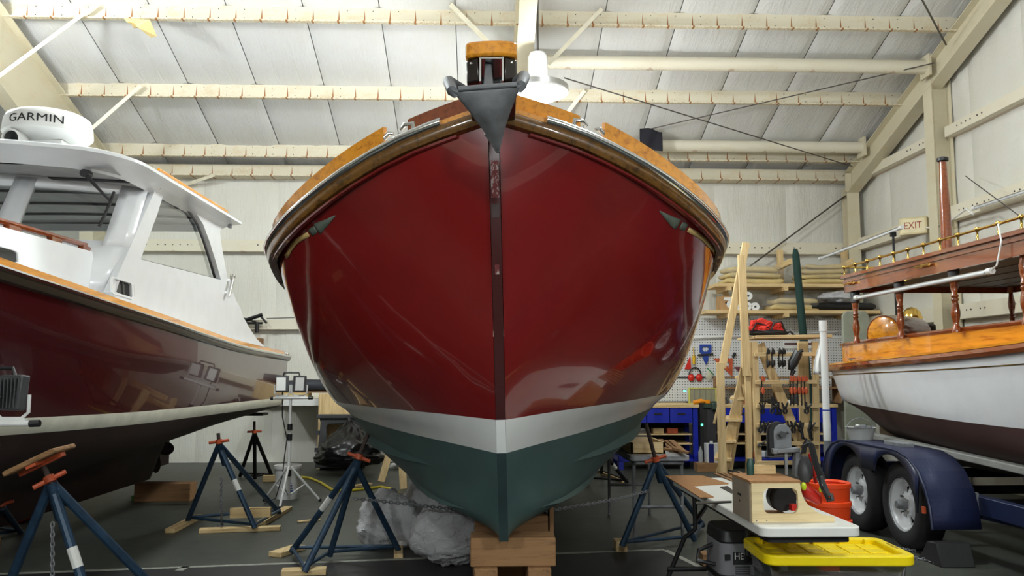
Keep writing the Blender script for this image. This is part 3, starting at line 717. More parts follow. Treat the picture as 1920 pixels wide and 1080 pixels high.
# gold cove arrow on both bows, laid on the planking
_hs = {}
def hull_find(px, py, side):
    if side not in _hs:
        L = []
        for i in range(8, 200):
            u = H1.u_of(6, i*.01)
            if u < 0: continue
            rr = H1.vals(u)
            for k in range(46):
                f = 5.2+k*.061; b, z, ss = spline_rows(rr, f)
                w = RCAM.transposed()@(at1(ss, side*b, z)-V((0, 0, CAMZ)))
                L.append((960-FPX*w.x/w.z, 540+FPX*w.y/w.z, u, f))
        _hs[side] = L
    near = sorted(_hs[side], key=lambda q: (q[0]-px)**2+(q[1]-py)**2)[:4]
    ws = [1/(((q[0]-px)**2+(q[1]-py)**2)+.2) for q in near]; t = sum(ws)
    return sum(q[2]*w for q, w in zip(near, ws))/t, sum(q[3]*w for q, w in zip(near, ws))/t
def ribbon(m, pts, side, off=.004):
    """pts: [(px, py, half width m)] along the mark"""
    uf = [hull_find(a, b, side) for a, b, _ in pts]; vs_ = []; C = [H1.pt(u, f, side, off) for u, f in uf]
    for i, c in enumerate(C):
        d = (C[min(len(C)-1, i+1)]-C[max(0, i-1)]).normalized(); u, f = uf[i]
        nrm = (H1.pt(u+.004, f, side)-H1.pt(u-.004, f, side)).cross(H1.pt(u, f+.05, side)-H1.pt(u, f-.05, side)).normalized()
        t = nrm.cross(d).normalized()*pts[i][2]; vs_ += [c-t, c+t]
    m.add(vs_, [(2*i, 2*i+1, 2*i+3, 2*i+2) for i in range(len(C)-1)])
gold = mat('gold_leaf', rgb(196, 164, 104), .4); agr = mat('arrow_green', rgb(96, 106, 94), .4)
def dens(seq):
    out = []
    for (a, b, w), (c, d, x) in zip(seq, seq[1:]):
        for t in (0, .5): out.append((lerp(a, c, t), lerp(b, d, t), lerp(w, x, t)))
    return out+[seq[-1]]
for sd, g, a1_, a2_ in ((-1, [(538, 482, .014), (546, 468, .014), (560, 452, .014), (581, 438, .014)], [(584, 438, .02), (590, 433, .022), (595, 430, .02)], [(597, 430, .032), (602, 426, .029), (632, 405, .003)]),
                     (1, [(1348, 488, .014), (1336, 468, .014), (1318, 448, .014), (1288, 430, .014)], [(1285, 427, .02), (1279, 425, .022), (1274, 423, .02)], [(1270, 421, .032), (1262, 417, .029), (1234, 396, .003)])):
    part('cove_stripe', gold, b1, lambda m: ribbon(m, dens(g), sd, .008), smooth=60, solid=.003)
    part('arrow_fletching', agr, b1, lambda m: ribbon(m, dens(a1_), sd, .008), smooth=60, solid=.003)
    part('arrow_head', agr, b1, lambda m: ribbon(m, dens(a2_), sd, .008), smooth=60, solid=.003)
# bow pulpit with anchor roller
def pul(m, z0, z1, w, sa, sb):
    n = 10; L = []
    for k in range(n+1):
        a = math.pi*k/n; L.append((-(w*.35)*math.sin(a)**.8, w*math.cos(a)))
    poly = [at1(sa+s_, b, z0) for s_, b in L]; poly += [at1(sb, -w, z0), at1(sb, w, z0)]
    m.prism(poly, (0, 0, z1-z0))
SPU = -.62
part('pulpit_top', M['varnish'], b1, lambda m: pul(m, 2.835, 2.905, .116, SPU, .5), bevel=.012)
for sd in (-1, 1): part('pulpit_cheek', mat('dark_varnish_cheek', (.012, .006, .004), .3, coat=.15), b1, lambda m: m.add(*[(lambda mm: (mm.v, mm.f))(MB().prism([at1(SPU-.02, sd*.055, 2.725), at1(SPU+.02, sd*.112, 2.73), at1(SPU+.02, sd*.114, 2.835), at1(SPU-.025, sd*.06, 2.835)], bu*1.1))][0]), bevel=.008)
part('roller_chute', M['chrome'], b1, lambda m: (m.box(at1(SPU+.4, -.05, 2.78), (.008, .84, .11), rz=-BANG), m.box(at1(SPU+.4, .05, 2.78), (.008, .84, .11), rz=-BANG), m.box(at1(SPU+.4, 0, 2.83), (.1, .84, .006), rz=-BANG), m.box(at1(SPU+.8, 0, 2.78), (.1, .006, .1), rz=-BANG)))
part('roller', M['black'], b1, lambda m: m.lathe(at1(SPU+.06, -.045, 2.745), [(.0, 0), (.028, 0), (.014, .045), (.028, .09), (0, .09)], 14, br))
for q in (-.088, .088): part('fastener', M['chrome'], b1, lambda m: m.ball(at1(SPU-.035, q, 2.80), .006, 8, 6))
# ------------------------------------------------------------------ anchor
an = T('plow_anchor', 'grey galvanised plow anchor hanging from the bow roller', 'anchor', at1(-.6, 0, 2.4))
dA = .0
def ap(px, py, d): return P(px, py, d)
tip = ap(934, 284, 3.72); Lw = ap(846, 168, 3.50); Rw = ap(978, 158, 3.50); Lb = ap(842, 152, 3.62); Rb = ap(982, 142, 3.62); mid = ap(915, 172, 3.78); bk = ap(915, 160, 3.95)
ridge = ap(917, 196, 3.46)
def fluke(m):
    def f(u, v):
        top = Lw.lerp(Rw, u); top = top+(ridge-top)*(1-abs(2*u-1))*0.25*0
        a = top+V((0, 0, -.012*math.sin(math.pi*u))); p = a.lerp(tip, v**1.08)
        p = p+V((0, -.05*math.sin(math.pi*u)*math.sin(math.pi*min(1, v*1.0+.0))*.9, 0))
        side = (u-.5)*2
        return p+V((-.012*side*math.sin(math.pi*v), 0, 0))
    m.grid(f, 14, 16)
part('fluke', M['galv'], an, fluke, smooth=60, solid=.014)
for q, w in ((Lw, Lb), (Rw, Rb)):
    part('fluke_ear', M['galv'], an, lambda m: m.tube([q+(tip-q)*.10, q+(tip-q)*.02, w+V((0, 0, -.005)), w+(bk-w)*.35+V((0, 0, -.02))], [.012, .024, .028, .012], 10), smooth=60)
part('top_bar', M['galv'], an, lambda m: m.cyl(Lw+V((.03, -.01, .0)), Rw+V((-.02, -.01, -.004)), .011, n=10))
part('tip_weight', M['galv'], an, lambda m: m.tube([ap(918, 246, 3.70), ap(927, 262, 3.72), tip+V((0, .0, -.005))], [.030, .024, .009], 8), smooth=60)
part('shank', M['galv'], an, lambda m: m.prism([ap(906, 170, 3.6), ap(926, 168, 3.6), ap(921, 118, 3.72), ap(909, 118, 3.72)], bu*.5+V((0, 0, .05))), bevel=.006)
# ------------------------------------------------------------------ left boat: maroon cabin cruiser, bow towards the viewer
CX2, Y2 = -4.05, 2.6
def at2(s_, b, z): return V((CX2+b, Y2+s_, z))
SB2 = [(0, .03), (.6, .62), (1.3, 1.14), (2.0, 1.40), (3.0, 1.48), (5, 1.5), (8.9, 1.5)]
SZ2 = [(0, 2.36), (2, 2.06), (2.95, 1.975), (4.3, 1.885), (6.6, 1.745), (8.9, 1.68)]
UB2 = [(.45, .03), (1.2, .55), (2.2, 1.12), (3.5, 1.34), (5, 1.4), (8.9, 1.45)]
UZ2 = [(.45, 1.2), (2.2, 1.175), (4.6, 1.13), (8.9, 1.105)]
def sh(tab, d): return [(a, b+d) for a, b in tab]
rows2 = [([(0, .03), (8.9, .035)], [(1.3, .22), (2.5, .16), (8.15, .14), (8.4, .86), (8.9, .90)]),
         ([(.95, .03), (2, .2), (4, .34), (7.5, .34), (8.9, .5)], [(.95, .62), (2, .55), (4, .5), (6.5, .6), (7.6, .80), (8.9, .91)]),
         ([(.7, .03), (1.6, .5), (3, .95), (5, 1.1), (8.9, 1.15)], [(.7, .9), (3, .78), (5, .78), (7, .86), (8.9, .94)]),
         ([(.5, .03), (1.2, .5), (2.2, 1.07), (3.5, 1.3), (5, 1.37), (8.9, 1.43)], sh(UZ2, -.10)), (UB2, UZ2)]
s02 = [1.3, .95, .7, .5, .45]
for f, st in ((.3, .3), (.65, .14)):
    bt, zt = [], []
    for ss in (st, .8, 1.3, 2, 3, 4, 6, 8.9):
        g = f+.5*f*(1-f); bb = lerp(interp(UB2, max(ss, .45)), interp(SB2, ss), g) if ss > st else .03
        bt.append((ss, bb)); zt.append((ss, lerp(interp(UZ2, ss), interp(SZ2, ss), f)))
    rows2.append((bt, zt)); s02.append(st)
rows2.append((SB2, SZ2)); s02.append(0)
H2 = Hull(rows2, s02, 8.9, at2)
b2 = T('cabin_cruiser', 'maroon cabin cruiser with white wheelhouse and radar at left', 'boat', at2(4, 0, 0))
part('topsides', M['hull_red_dark'], b2, lambda m: H2.patch(m, 4, 7, 60, 6, 1.3), smooth=80)
part('boot_stripe', mat('cream_boot_paint', rgb(220, 218, 200), .35), b2, lambda m: H2.patch(m, 3, 4, 60, 2, 1.3), smooth=80)
M['brown_bottom'] = mat('brown_bottom_paint', rgb(64, 46, 42), .6, var=.2, scale=2.5)
part('bottom', M['brown_bottom'], b2, lambda m: (H2.patch(m, 0, 3, 90, 5, 1.0), m.grid(lambda a, c: H2.row(0, a, 1-2*c), 90, 1)), smooth=80)
part('transom', M['hull_red_dark'], b2, lambda m: m.add([H2.pt(1, f*.5, 1) for f in range(15)]+[H2.pt(1, f*.5, -1) for f in range(14, -1, -1)], [list(range(30))]))
def sheer2(n, sa, sb, side): return [at2(lerp(sa, sb, i/n), side*interp(SB2, lerp(sa, sb, i/n)), interp(SZ2, lerp(sa, sb, i/n))) for i in range(n+1)]
def outs2(n, sa, sb, side):
    p = sheer2(n, sa, sb, side); return [(side*(p[min(n, i+1)]-p[max(0, i-1)]).y, -side*(p[min(n, i+1)]-p[max(0, i-1)]).x, 0) for i in range(n+1)]
def rail2(m, sa, sb, sec, side, n=44): m.sweep(sheer2(n, sa, sb, side), sec, outs=outs2(n, sa, sb, side))
for sd in (1, -1):
    part('rub_rail', mat('dark_rub_rail', rgb(62, 56, 44), .3, coat=.6), b2, lambda m: rail2(m, 0, 8.9, [(-.02, -.10), (.02, -.095), (.035, -.06), (.035, -.03), (-.02, -.02)], sd))
    part('chrome_strip', M['chrome'], b2, lambda m: rail2(m, .1, 8.9, [(.02, -.055), (.045, -.05), (.05, -.035), (.04, -.022), (.02, -.02)], sd))
    part('toe_rail', M['varnish'], b2, lambda m: rail2(m, 0, 8.6, [(-.03, -.02), (.02, -.02), (.016, .022), (-.03, .025)], sd))
part('deck', M['gel'], b2, lambda m: m.grid(lambda u, v: at2(.05+8.8*u, (2*v-1)*max(0, interp(SB2, .05+8.8*u)-.03), interp(SZ2, .05+8.8*u)+.0+(.05*(1-(2*v-1)**2) if u < .5 else 0)), 40, 8))
part('stern_cap', M['chrome'], b2, lambda m: m.box(at2(8.86, 1.45, 1.665), (.14, .1, .07)), bevel=.015)
def fit(p): return V(p)
# house sides
def holed(outer, holes):
    bm = bmesh.new(); ed = []
    for L in [outer]+holes:
        vs_ = [bm.verts.new(p) for p in L]
        for i in range(len(vs_)): ed.append(bm.edges.new((vs_[i], vs_[(i+1) % len(vs_)])))
    bmesh.ops.triangle_fill(bm, use_beauty=True, edges=ed)
    bm.verts.index_update(); m = MB(); m.add([v.co.copy() for v in bm.verts], [[v.index for v in f.verts] for f in bm.faces]); bm.free(); return m
XH = CX2+1.28
def hs(pts, X=XH): return [PXp(a, b, X) for a, b in pts]
outer = [(287, 352), (300, 356), (330, 368), (380, 392), (437, 416), (432, 422), (412, 426), (408, 434), (409, 445), (416, 490), (424, 530), (440, 566), (446, 576), (452, 594), (462, 612), (478, 636), (504, 660), (470, 652), (400, 628), (300, 592), (215, 562), (200, 548), (232, 476)]
win = [(302, 361), (325, 372), (345, 383), (362, 398), (376, 420), (388, 452), (400, 490), (410, 525), (360, 512), (300, 497), (258, 486), (272, 448), (290, 400)]
port = [(212, 522), (242, 531), (245, 534), (246, 556), (243, 558), (214, 549), (211, 546), (210, 526)]
hp = holed(hs(outer), [hs(win), hs(port)])
def mirror(m):
    n = MB(); n.add([V((2*CX2-p.x, p.y, p.z)) for p in m.v], m.f); return n
hp.build('house_side', M['gel'], b2, smooth=0, solid=.05)
mirror(hp).build('house_side', M['gel'], b2, smooth=0, solid=.05)
for mm in (MB().add(hs(win, XH-.02), [list(range(len(win)))]), ):
    mm.build('side_window_pane', M['glass'], b2, smooth=0); mirror(mm).build('side_window_pane', M['glass'], b2, smooth=0)
pp = MB().add(hs(port, XH-.012), [list(range(len(port)))]); pp.build('portlight_pane', M['dark_glass'], b2, smooth=0)
fr = hs(port, XH+.026); c = sum(fr, V((0, 0, 0)))/len(fr)
MB().ring([c+(p-c)*1.22 for p in fr], [c+(p-c)*1.02 for p in fr], (.008, 0, 0)).build('portlight_frame', M['gel'], b2)
wl_ = hs(win, XH+.03); c = sum(wl_, V((0, 0, 0)))/len(wl_)
part('window_gasket', M['greydark'], b2, lambda m: m.tube([c+(p-c)*.985-V((.03, 0, 0)) for p in wl_], .014, 6, True))
# windshield: three raked panes between posts
def ws(b, top):   # point on the windshield surface at offset b from the centreline
    s_ = 3.72+.44*(abs(b)/1.28)**2.2
    return at2(s_+(.34 if top else 0), b*(0.985 if top else 1.0), 2.94-.0*abs(b) if top else 2.37+.05*(abs(b)/1.28))
def wpt(b, v): return ws(b, 0).lerp(ws(b, 1), v)
part('windshield_sill', M['gel'], b2, lambda m: m.grid(lambda u, v: wpt((2*u-1)*1.29, lerp(-.75, .06, v)), 24, 2), solid=.04)
part('windshield_header', M['gel'], b2, lambda m: m.grid(lambda u, v: wpt((2*u-1)*1.28, lerp(.90, 1.12, v)), 24, 2), solid=.04)
for b0, w in ((-1.21, .085), (-.50, .075), (.50, .075), (1.21, .085)):
    part('windshield_post', M['gel'], b2, lambda m: m.grid(lambda u, v: wpt(b0+(2*u-1)*w, lerp(-.02, 1.02, v)), 3, 4), solid=.05)
for b0, b1_ in ((-1.15, -.55), (-.44, .44), (.55, 1.15)):
    part('windshield_pane', M['glass'], b2, lambda m: m.grid(lambda u, v: wpt(lerp(b0, b1_, u), lerp(.03, .95, v))+V((0, .01, 0)), 8, 2))
part('house_rear_beam', M['gel'], b2, lambda m: m.box(at2(6.3, 0, 2.93), (2.5, .06, .07)))
# hardtop
def ro(t, inset):
    """outline of the roof, t in 0..1 around, front curved"""
    hw = 1.47-inset; f0, f1 = 3.38+inset, 6.62-inset*.6
    n = [(hw, f1)]; k = 10
    for i in range(k+1):
        a = math.pi/2*i/k; n.append((hw-.42*(1-math.cos(a)), f0+.62-.5*math.sin(a)))
    for i in range(1, 8):
        q = i/8; b = (hw-.42)*(1-2*q); n.append((b, f0+.12-.12*(1-(1-2*q)**2)))
    for i in range(k, -1, -1):
        a = math.pi/2*i/k; n.append((-(hw-.42*(1-math.cos(a))), f0+.62-.5*math.sin(a)))
    n.append((-hw, f1)); return n
def rz(b, s_): return 3.03+.045*(1-(b/1.47)**2)+.012*(s_-3.4)/3
def rloop(inset, dz): return [at2(s_, b, rz(b, s_)+dz) for b, s_ in ro(0, inset)]
def roof_top(m):
    L0 = rloop(0, -.012); L1 = rloop(0, .012); L2 = rloop(.06, .035); n = len(L0)
    loops = [rloop(.20, -.105), rloop(.10, -.045), L0, L1, L2]; vs_ = [p for L in loops for p in L]; fs_ = []
    for a in range(4): fs_ += [(a*n+i, a*n+(i+1) % n, (a+1)*n+(i+1) % n, (a+1)*n+i) for i in range(n)]
    m.add(vs_, fs_)
    o = ro(0, .06); half = n//2
    def tp(u, v):
        i = u*(n-1)/2; j = int(i); t = i-j; j2 = min(j+1, n//2)
        b, s_ = lerp(o[j][0], o[j2][0], t), lerp(o[j][1], o[j2][1], t); x = b*(1-2*v)
        return at2(s_, x, rz(x, s_)+.035)
    m.grid(tp, n-1, 10)
part('hardtop', M['gel'], b2, roof_top, smooth=50)
def ceiling_fn(u, v):
    s_ = lerp(3.75, 6.5, u); b = (2*v-1)*1.27; return at2(s_, b, rz(b, s_)-.09)
part('hardtop_ceiling', mat('headliner', rgb(178, 178, 178), .6), b2, lambda m: m.grid(ceiling_fn, 6, 12))
for q in (.15, .35, .55, .75, .95): part('headliner_batten', M['greydark'], b2, lambda m: m.tube([ceiling_fn(q, v/12)-V((0, 0, .012)) for v in range(13)], .012, 6))
part('roof_trim', M['varnish'], b2, lambda m: m.tube([at2(s_, 1.44, rz(1.44, s_)+.045) for s_ in (4.3, 5, 5.6, 6.2)], .012, 6))
part('rear_bracket', M['galv'], b2, lambda m: m.box(at2(6.5, 1.38, 2.99), (.03, .06, .04)))
# trunk cabin
def trunk2(u, v):
    s_ = lerp(.75, 3.95, u); w = interp([(.75, .45), (1.6, .85), (2.6, 1.02), (3.95, 1.10)], s_); a = 2*v-1
    base = interp(SZ2, s_)-.02; top = 2.33+.05*(1-a*a)
    if abs(a) > .7:
        q = (1-abs(a))/.3; return at2(s_, math.copysign(w+.10*(1-q), a), lerp(base, top, q))
    return at2(s_, w*a/.7, top) if u > 0.02 else at2(s_-.1, w*a/.7, base)
part('trunk_cabin', M['gel'], b2, lambda m: m.grid(trunk2, 20, 20), smooth=40)
for sd in (1, -1):
    hrp = [at2(s_, sd*interp([(.75, .40), (1.6, .78), (2.6, .98), (3.95, 1.06)], s_), 2.40) for s_ in (1.2, 1.8, 2.4, 3.0, 3.5, 3.92)]
    part('handrail', M['varnish_dark'], b2, lambda m: m.tube(hrp, .022, 8))
    for p in hrp: part('handrail_stanchion', M['varnish_dark'], b2, lambda m: m.box(p-V((0, 0, .035)), (.04, .14, .05)))
pl = [(-20, 459), (20, 470), (26, 474), (27, 490), (22, 492), (-20, 480)]
lp = [PXp(a, b, CX2+1.155) for a, b in pl]
MB().prism(lp, (.012, 0, 0)).build('portlight_pane', M['dark_glass'], b2, smooth=0)
c = sum(lp, V((0, 0, 0)))/len(lp); MB().ring([c+(p-c)*1.2 for p in lp], [c+(p-c)*1.02 for p in lp], (.02, 0, 0)).build('portlight_frame', M['gel'], b2)
# rod holder, nav light, wiper
rh = PXp(437, 517, XH+.07); rl = PXp(428, 556, XH+.07)
part('rod_holder', M['chrome'], b2, lambda m: (m.cyl(rl, rh, .026, n=14), m.cyl(rh-(rh-rl)*.08, rh+(rh-rl)*.01, .031, n=14), m.box(lerp(rl, rh, .2)-V((.03, 0, 0)), (.05, .02, .02)), m.box(lerp(rl, rh, .8)-V((.03, 0, 0)), (.05, .02, .02))))
nl = PXp(304, 349, XH+.08); part('nav_light', M['chrome'], b2, lambda m: m.lathe(nl+V((-.05, 0, 0)), [(0, 0), (.035, 0), (.035, .03), (.025, .045), (0, .05)], 14, (.9, -.4, 0)))
wp = [P(160, 326, 6.35), P(180, 349, 6.33), P(208, 378, 6.36)]
wip = part('wiper_arm', M['black'], b2, lambda m: (m.tube(wp, [.018, .012, .009], 6), m.cyl(wp[0]+V((0, .06, .01)), wp[0]-V((0, .03, 0)), .03, n=10)))
part('wiper_blade', M['black'], wip, lambda m: m.tube([P(214, 360, 6.38), P(208, 378, 6.35), P(186, 425, 6.30)], .011, 6))
# radar dome
rc = at2(4.0, .70, 0); rc.z = rz(.7, 4.0)+.13
rd = part('radar_dome', M['white'], b2, lambda m: m.lathe(rc, [(0, 0), (.14, 0), (.24, .02), (.305, .05), (.318, .065), (.318, .075), (.31, .16), (.292, .20), (.25, .225), (.1, .24), (0, .242)], 40), smooth=40)
part('radar_pedestal', M['white'], rd, lambda m: (m.lathe(rc+V((0, 0, -.16)), [(.10, 0), (.085, .05), (.085, .17)], 18), m.box(rc+V((-.1, 0, -.10)), (.05, .2, .2)), m.box(rc+V((.1, .0, -.10)), (.04, .2, .2)), m.box(rc+V((0, 0, -.01)), (.34, .26, .03))), bevel=.006)
tm = text_mesh('GARMIN', .085, .0015, 0.0, 1.28); a0 = math.atan2(-rc.y, -rc.x)-.32
nv = []
for p in tm.v:
    R_ = .3165+p.z-.035*((p.y+.045)/.1 if p.y > -.045 else 0)*.09; th = a0+p.x/.316
    nv.append(V((rc.x+R_*math.cos(th), rc.y+R_*math.sin(th), rc.z+.125+p.y)))
tm.v = nv; tm.build('lettering', M['ink'], rd, smooth=0)
sl = rc+V((-.12, -.30, -.035))
part('searchlight', M['white'], b2, lambda m: m.lathe(sl, [(.0, .16), (.05, .14), (.07, .08), (.074, 0), (.062, -.005), (.056, .03), (0, .04)], 20, (.1, .95, .1)), smooth=40)
part('searchlight_lens', M['dark_glass'], b2, lambda m: m.lathe(sl+V((0, -.002, 0)), [(.058, .012), (.04, .006), (0, .002)], 20, (.1, .95, .1)))
part('searchlight_base', M['white'], b2, lambda m: m.cyl(sl+V((0.02, .08, -.14)), sl+V((0.02, .08, -.04)), .05, .045, 14))
# running gear
part('rudder', M['brown_bottom'], b2, lambda m: m.box(at2(8.66, 0, .55), (.03, .34, .60)), bevel=.01)
part('propeller', M['brown_bottom'], b2, lambda m: (m.cyl(at2(8.25, 0, .42), at2(8.45, 0, .42), .03, n=10), [m.ball(at2(8.42, .13*math.cos(a), .42+.13*math.sin(a)), (.06+.05*abs(math.cos(a)), .02, .06+.05*abs(math.sin(a))), 8, 6) for a in (0.5, 2.6, 4.7)]))
part('trim_tab', M['greydark'], b2, lambda m: m.box(at2(8.6, 1.1, .9), (.4, .3, .03)), bevel=.01)
# ------------------------------------------------------------------ right boat: white steam launch on a trailer, stern away, bow out of frame right
CX3, Y3 = 4.80, 10.25
def at3(s_, b, z): return V((CX3-b, Y3-s_, z))
SB3 = [(0, .12), (.08, .4), (.25, .62), (.6, .78), (1.2, .87), (2.2, .92), (4.6, .92), (6.2, .6), (7.4, .03)]
SZ3 = [(0, 1.46), (1, 1.49), (4, 1.60), (7.4, 1.86)]
UB3 = [(.0, .10), (.3, .5), (.8, .70), (1.6, .80), (3, .84), (5, .78), (6.4, .4), (7.2, .03)]
UZ3 = [(0, 1.13), (1, 1.10), (4, 1.03), (7.4, 1.08)]
rows3 = [([(0, .03), (7.4, .03)], [(0, 1.08), (.35, 1.02), (.9, .95), (1.1, .58), (1.6, .52), (6.5, .55), (7.0, .7)]),
         ([(0, .05), (.8, .2), (1.6, .36), (4, .42), (6.6, .03)], [(0, 1.09), (.8, .98), (1.6, .68), (4, .62), (7, .8)]),
         ([(0, .08), (.8, .48), (1.6, .66), (4, .74), (6, .35), (6.9, .03)], [(0, 1.1), (.8, 1.02), (1.6, .86), (4, .80), (7.4, .9)]),
         (UB3, UZ3),
         ([(a, lerp(interp(UB3, a), interp(SB3, a), .62)) for a in (0, .1, .25, .6, 1.2, 2.2, 4.6, 6.2, 7.3)], [(a, lerp(interp(UZ3, a), interp(SZ3, a), .5)) for a in (0, 1, 2, 4, 7.4)]),
         (SB3, SZ3)]
H3 = Hull(rows3, [0, 0, 0, 0, 0, 0], 7.35, at3)
b3 = T('steam_launch', 'white steam launch with varnished canopy on the blue trailer', 'boat', at3(3, 0, .5))
part('topsides', M['gel'], b3, lambda m: H3.patch(m, 3, 5, 60, 6, 1.4), smooth=80)
part('bottom', mat('dark_red_brown_bottom', rgb(62, 40, 36), .6, var=.15, scale=2), b3, lambda m: (H3.patch(m, 0, 3, 70, 5, 1.2), m.grid(lambda a, c: H3.row(0, a, 1-2*c), 60, 1)), smooth=80)
part('stern_face', M['gel'], b3, lambda m: m.add([H3.pt(0, 3+f*.25, 1) for f in range(9)]+[H3.pt(0, 3+f*.25, -1) for f in range(8, -1, -1)], [list(range(18))]))
def sheer3(n, sa, sb, side, db=0, dz=0, tab=SZ3):
    return [at3(lerp(sa, sb, (i/n)**1.3), side*(interp(SB3, lerp(sa, sb, (i/n)**1.3))+db), interp(tab, lerp(sa, sb, (i/n)**1.3))+dz) for i in range(n+1)]
def outs3(p, side):
    n = len(p)-1; o = []
    for i in range(n+1):
        d = p[min(n, i+1)]-p[max(0, i-1)]; q = V((d.y, -d.x, 0)); 
        if q.x*side > 0: q = -q
        o.append(q)
    return o
def rail3(m, sa, sb, sec, side, db=0, tab=SZ3, n=44):
    p = sheer3(n, sa, sb, side, db, 0, tab); m.sweep(p, sec, outs=outs3(p, side))
for sd in (1, -1):
    part('gold_stripe', M['brass'], b3, lambda m: m.tube([H3.pt(u/40*.98+.005, 4.55, sd, .002) for u in range(41)], .005, 5))
    part('rub_rail', M['varnish_dark'], b3, lambda m: rail3(m, .02, 7.3, [(-.02, -.03), (.03, -.03), (.045, 0), (.03, .035), (-.02, .04)], sd))
    part('rail_cap', M['varnish'], b3, lambda m: rail3(m, .02, 7.3, [(-.12, .04), (.035, .035), (.035, .055), (-.12, .07)], sd))
    CT = [(0, 1.66), (7.4, 1.80)]
    part('coaming', M['varnish'], b3, lambda m: rail3(m, .65, 5.6, [(-.02, -.2), (.005, -.2), (.005, .06), (-.02, .06)], sd, -.12, CT))
    part('coaming_cap', M['varnish_dark'], b3, lambda m: rail3(m, .62, 5.65, [(-.04, .06), (.022, .06), (.026, .075), (.02, .09), (-.035, .09)], sd, -.12, CT))
part('deck', M['varnish'], b3, lambda m: m.grid(lambda u, v: at3(.05+7.2*u, (2*v-1)*max(0, interp(SB3, .05+7.2*u)-.02), interp(SZ3, .05+7.2*u)+.03), 36, 6))
part('cleat', M['chrome'], b3, lambda m: (m.cyl(at3(1.25, .86, 1.58), at3(1.42, .86, 1.58), .012, n=8), m.box(at3(1.33, .86, 1.565), (.03, .06, .03))))
part('propeller', M['brass'], b3, lambda m: (m.cyl(at3(.55, 0, .80), at3(.95, 0, .80), .035, n=10), m.lathe(at3(.75, 0, .8), [(.0, -.1), (.06, -.08), (.08, 0), (.05, .1), (0, .12)], 14, (0, 1, 0)), [m.ball(at3(.72, .14*math.cos(a), .80+.14*math.sin(a)), (.05+.07*abs(math.cos(a)), .03, .05+.07*abs(math.sin(a))), 8, 6) for a in (.2, 1.77, 3.34, 4.9)]))
part('rudder', mat('rudder_paint', rgb(120, 104, 80), .6), b3, lambda m: m.box(at3(.28, 0, .78), (.04, .38, .5)), bevel=.01)
part('keel_shoe', M['brown_bottom'], b3, lambda m: m.beam(at3(.15, 0, .54), at3(1.3, 0, .5), .06, .06))
# canopy
KX0, KX1, KY0, KY1, KZ = CX3-.92, CX3+.88, 8.92, 3.4, 2.44
part('canopy_fascia', M['varnish_dark'], b3, lambda m: (m.box2((KX0, KY1, KZ-.16), (KX0+.03, KY0, KZ)), m.box2((KX1-.03, KY1, KZ-.16), (KX1, KY0, KZ)), m.box2((KX0, KY0-.03, KZ-.16), (KX1, KY0, KZ)), m.box2((KX0, KY1, KZ-.16), (KX1, KY1+.03, KZ))), smooth=0)
def mould(m, z0, z1, o):
    m.box2((KX0-o, KY1-o, z0), (KX0, KY0+o, z1)); m.box2((KX1, KY1-o, z0), (KX1+o, KY0+o, z1)); m.box2((KX0-o, KY0, z0), (KX1+o, KY0+o, z1))
part('canopy_moulding', M['varnish_dark'], b3, lambda m: mould(m, KZ-.055, KZ-.035, .012), smooth=0)
part('canopy_moulding', M['varnish_dark'], b3, lambda m: mould(m, KZ-.01, KZ+.022, .03), smooth=0)
part('canopy_underside', mat('canopy_underside', rgb(58, 58, 58), .5), b3, lambda m: m.box2((KX0+.03, KY1+.03, KZ-.10), (KX1-.03, KY0-.03, KZ-.085)))
for i in range(5): part('canopy_batten', M['greyplas'], b3, lambda m: m.box2((KX0+.3+i*.3, KY1+.1, KZ-.106), (KX0+.312+i*.3, KY0-.1, KZ-.1)))
part('canopy_roof', mat('teal_canvas', rgb(58, 78, 80), .7), b3, lambda m: m.grid(lambda u, v: V((lerp(KX0, KX1, v), lerp(KY1, KY0, u), KZ+.012+.13*math.sin(math.pi*v)**.8*min(1, (1-u)*6+.02))), 14, 12))
prof = [(.034, 0), (.034, .05), (.022, .07), (.026, .11), (.036, .16), (.038, .2), (.028, .27), (.022, .3), (.03, .31), (.03, .325), (.022, .335), (.03, .345), (.03, .36), (.022, .37), (.032, .44), (.036, .5), (.024, .58), (.020, .62), (.034, .63), (.034, .70)]
src = None
for sd, X in ((1, KX0+.06), (-1, KX1-.06)):
    for i, y in enumerate((8.80, 7.85, 6.92, 6.0, 5.05, 4.1)):
        zb = interp([(3.4, 1.82), (8.9, 1.74)], y)
        if src is None: src = part('canopy_post', M['varnish_dark'], b3, lambda m: m.lathe((X, y, zb), [(a, b*.86) for a, b in prof], 14), smooth=60)
        else: clone(src, b3, (X, y, zb))
        if sd == 1 and i < 3: part('post_wrap', M['greydark'], b3, lambda m: m.lathe((X, y, zb+.42), [(.036, 0), (.046, .01), (.044, .06), (.048, .11), (.038, .13)], 12))
for X in (KX0, KX1):
    part('brass_rail', M['brass'], b3, lambda m: m.cyl((X, KY0-.02, KZ+.11), (X, 3.5, KZ+.11), .011, n=10))
    s0_ = None
    for k in range(20):
        y = KY0-.02-k*.272
        if s0_ is None: s0_ = part('rail_stanchion', M['brass'], b3, lambda m: m.lathe((X, y, KZ+.02), [(.016, 0), (.016, .008), (.009, .015), (.0075, .07), (.018, .082), (.022, .095), (.018, .108), (0, .116)], 10), smooth=60)
        else: clone(s0_, b3, (X, y, KZ+.02))
part('brass_rail', M['brass'], b3, lambda m: m.cyl((KX0, KY0-.02, KZ+.11), (KX1, KY0-.02, KZ+.11), .011, n=10))
for y in (8.75, 7.25): part('boat_hook', M['brass'], b3, lambda m: (m.cyl((KX0-.03, y-.12, KZ-.075), (KX0-.03, y+.12, KZ-.075), .014, .008, 8), m.box((KX0-.015, y, KZ-.075), (.04, .03, .03))))
